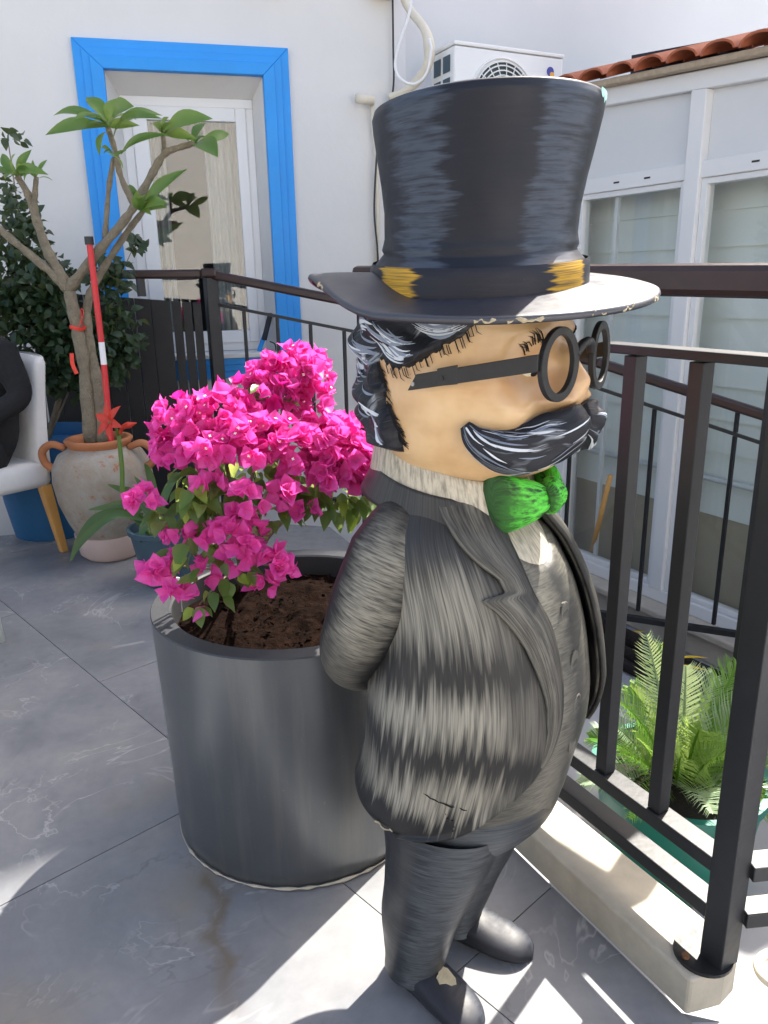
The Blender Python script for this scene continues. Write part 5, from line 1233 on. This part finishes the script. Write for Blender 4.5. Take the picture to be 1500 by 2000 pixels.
# big blue pot and dark shrub
BP = Vector((-1.80, 4.06, 0))
bpot = empty('blue_tub', BP); tag(bpot, 'large blue tub with a dark shrub behind the urn', 'tub')
MB().lathe([(0, .002), (.22, .002), (.25, .20), (.265, .50), (.275, .51), (.275, .55), (.255, .55), (.25, .48), (0, .47)], 48).build('tub_shell', 'blue_pot', bpot, smooth=True, autosmooth=35)
sh = empty('dark_shrub', BP + UP * .47); tag(sh, 'dark leafy shrub growing in the blue tub against the house', 'shrub')
SI = PM[sh.name].inverted()
DL = mesh_from([(blade(.055, .017, .8, .3, -.3, 4, 2, .1), Matrix())], 'leaf', 'leaf_dark')
mass = MB(); nsh = 0
for (px, py, Y, rx, rz, n) in ((60, 610, 4.0, .26, .22, 620), (150, 690, 4.0, .28, .22, 620), (10, 570, 4.0, .2, .25, 320), (215, 660, 4.02, .17, .24, 420), (215, 540, 4.05, .12, .10, 130), (40, 480, 4.1, .16, .18, 190), (15, 390, 4.1, .10, .15, 80), (265, 475, 4.1, .045, .045, 26), (20, 265, 4.1, .06, .04, 16), (100, 560, 4.05, .15, .2, 240), (60, 430, 4.1, .08, .09, 50), (120, 740, 4.0, .2, .1, 160)):
    c = gy(px, py, Y)
    for k in range(n):
        d = Vector((rnd.gauss(0, 1), rnd.gauss(0, 1), rnd.gauss(0, 1))).normalized(); q = rnd.random() ** .45
        p = c + Vector((d.x * rx * q, d.y * .13 * q, d.z * rz * q)); M = frame_from(Vector((rnd.uniform(-1, 1), rnd.uniform(-1, .2), rnd.uniform(-.2, 1))), rnd.uniform(0, 6.28)); M.translation = p; M = M @ Matrix.Scale(rnd.uniform(.7, 1.2), 4)
        nsh += 1
        if nsh % 6 == 0 and nsh // 6 <= 290: inst('leaf', DL, sh, SI @ M)
        else: mass.add([M @ v.co for v in DL.vertices], [tuple(pp.vertices) for pp in DL.polygons])
mo = mass.build('foliage', 'leaf_dark', sh, world=True, recalc=False, smooth=True); mo['kind'] = 'stuff'
for (px, py, Y, r) in ((30, 420, 4.2, .010), (15, 270, 4.2, .006), (100, 560, 4.15, .012), (215, 540, 4.1, .008), (262, 480, 4.1, .004), (0, 520, 4.2, .01)):
    e = gy(px, py, Y); s_ = BP + UP * .48; MB().tube(catmull([s_, s_.lerp(e, .5) + Vector((rnd.uniform(-.08, .08), .02, 0)), e], 5), rlist([r * 1.6, r, r * .4], 11), 7).build('stem', 'bark', sh, world=True, smooth=True)

# =================================================================== CHAIRS AND SEATED PERSON
nl_, fl_ = gz(112, 1083), gz(42, 1048); ch_f = Vector((-.62, -.785, 0)).normalized(); ch_s = Vector((-ch_f.y, ch_f.x, 0))
CC = (nl_ + fl_) / 2 + ch_f * .22; CC.z = 0; rz = math.atan2(-ch_f.x, ch_f.y)
chair = empty('dining_chair', CC, rz); tag(chair, 'white upholstered dining chair with light wooden legs, someone sitting on it', 'chair')
MB().box((0, .0, .415), (.46, .46, .13)).build('seat', 'chair_fabric', chair, bevel=.035, smooth=True)
def f(i, j):
    t = j / 12; a = i / 40 * 2 * math.pi; ca, sa = math.cos(a), math.sin(a); x = .225 * math.copysign(abs(ca) ** .35, ca); y = .042 * math.copysign(abs(sa) ** .5, sa)
    if j in (0, 12): x *= .96; y *= .6
    return Vector((x, -.205 - .055 * t * t + y, .40 + .585 * t - (0.02 if j == 12 else 0) * abs(ca))), (i / 40, t)
g = grid(40, 13, f, True); g.f += [tuple(range(40)), tuple(12 * 40 + k for k in range(40))]; g.build('backrest', 'chair_fabric', chair, smooth=True)
for sx in (-1, 1):
    for sy in (-1, 1):
        t_, b_ = Vector((sx * .195, sy * .195, .36)), Vector((sx * .20, sy * (.205 if sy > 0 else .245), .0)); m = MB()
        m.add([t_ + Vector((x * .026, y * .026, 0)) for x in (-1, 1) for y in (-1, 1)] + [b_ + Vector((x * .017, y * .017, 0)) for x in (-1, 1) for y in (-1, 1)], [(0, 1, 3, 2), (4, 6, 7, 5), (0, 4, 5, 1), (2, 3, 7, 6), (0, 2, 6, 4), (1, 5, 7, 3)]); m.build('leg', 'chair_wood', chair, bevel=.004)
per = empty('person', CC + ch_f * .02 + Vector((.035, -.02, 0)), rz); tag(per, 'seated person in loose black clothes on the white dining chair', 'person')
def skinned(name, verts, edges, radii, m, parent, root=0):
    me = bpy.data.meshes.new(name); me.from_pydata(verts, edges, []); me.materials.append(MATS[m]); o = bpy.data.objects.new(name, me); COL.objects.link(o); o.parent = parent
    s_ = o.modifiers.new('skin', 'SKIN'); s_.use_smooth_shade = True
    for k, r in enumerate(radii): me.skin_vertices[0].data[k].radius = r if isinstance(r, tuple) else (r, r)
    me.skin_vertices[0].data[root].use_root = True
    o.modifiers.new('sub', 'SUBSURF').levels = 2; o.modifiers['sub'].render_levels = 2; return o
V_ = [(0, -.08, .55), (0, -.09, .72), (0, -.10, .90), (0, -.09, 1.02), (0, -.07, 1.10), (.17, -.10, 1.00), (.245, -.13, .80), (.20, .10, .70), (.08, .20, .69), (-.17, -.10, 1.00), (-.245, -.13, .80), (-.20, .10, .70), (-.08, .20, .69), (.10, -.02, .54), (.12, .36, .53), (.12, .40, .10), (-.10, -.02, .54), (-.12, .36, .53), (-.12, .40, .10), (.12, .50, .05), (-.12, .50, .05)]
E_ = [(0, 1), (1, 2), (2, 3), (3, 4), (3, 5), (5, 6), (6, 7), (7, 8), (3, 9), (9, 10), (10, 11), (11, 12), (0, 13), (13, 14), (14, 15), (0, 16), (16, 17), (17, 18), (15, 19), (18, 20)]
R_ = [(.17, .13), (.155, .115), (.17, .11), (.12, .09), .055, .075, .062, .05, .036, .075, .062, .05, .036, .10, .075, .045, .10, .075, .045, .035, .035]
body = skinned('body', V_, E_, R_, 'black_cloth', per)
skinned('head', [(0, -.06, 1.10), (0, -.045, 1.17), (0, -.03, 1.25), (0, -.03, 1.32), (0, .075, 1.235)], [(0, 1), (1, 2), (2, 3), (2, 4)], [.05, .065, .085, .06, .014], 'skin', per)
skinned('hair', [(0, -.07, 1.36), (0, -.09, 1.27), (0, -.11, 1.16)], [(0, 1), (1, 2)], [.075, .095, .06], 'person_hair', per)
for sg in (1, -1):
    hx = sg * .08; base_ = Vector((hx, .20, .69)); vv = [base_, base_ + Vector((-sg * .04, .045, 0))]; ee = [(0, 1)]; rr = [(.024, .016), (.036, .014)]
    for k in range(4):
        o_ = Vector((-sg * .05, .06, .0)) + Vector((sg * .016 * (k - 1.5) * .7, -.0, -.012 * (k - 1.5))); i0 = len(vv); L = (.9, 1.05, 1., .8)[k]
        vv += [base_ + o_, base_ + o_ + Vector((-sg * .03 * L, .022 * L, -.004)), base_ + o_ + Vector((-sg * .058 * L, .022 * L, -.016))]; ee += [(1, i0), (i0, i0 + 1), (i0 + 1, i0 + 2)]; rr += [.0095, .009, .0075]
    i0 = len(vv); vv += [base_ + Vector((-sg * .015, .045, .03)), base_ + Vector((-sg * .04, .075, .035))]; ee += [(0, i0), (i0, i0 + 1)]; rr += [.011, .008]
    skinned('hand', [tuple(v) for v in vv], ee, rr, 'skin', per)
# second chair: only one painted leg shows
wl = gz(16, 1250); wc = empty('white_chair', Vector((wl.x - .22, wl.y - .20, 0))); tag(wc, 'pale painted wooden chair whose leg stands on the tiled floor near the dining chair', 'chair')
for sx in (-1, 1):
    for sy in (-1, 1):
        b_, t_ = Vector((sx * .20, sy * .19, .0)), Vector((sx * .175, sy * .17, .43)); m = MB().tube([b_, t_], [.014, .022], 10); m.build('leg', 'white_wood', wc, smooth=True)
MB().box((0, 0, .445), (.42, .42, .035)).build('seat', 'white_wood', wc, bevel=.012)
for x in (-.17, 0, .17): MB().tube([(x, -.19, .46), (x, -.23, .88)], .014, 8).build('back_spindle', 'white_wood', wc, smooth=True)
MB().box((0, -.23, .90), (.42, .03, .09)).build('back_rail', 'white_wood', wc, bevel=.01)
# blue squeegee on the window sill
sq = empty('squeegee', wp(.78, -.05, ZI0)); tag(sq, 'blue and black cleaning tool leaning in the window corner', 'cleaning tool')
MB().bar(wp(.90, -.02, ZI0 + .0), wp(.965, -.06, ZI0 + .14), .03, .018).build('handle', 'blue_paint', sq, world=True, bevel=.004)
MB().bar(wp(.935, .0, ZI0 + .07), wp(.99, -.05, ZI0 + .23), .03, .02).build('grip', 'black_metal', sq, world=True, bevel=.004)
MB().tube(catmull([wp(.97, .0, ZI0 + .06), wp(1.0, .02, ZI0 + .04), wp(1.0, .04, ZI0 - .03), wp(1.0, .065, ZI0 - .2)], 5), .004, 6).build('cord', 'black_metal', sq, world=True, smooth=True)
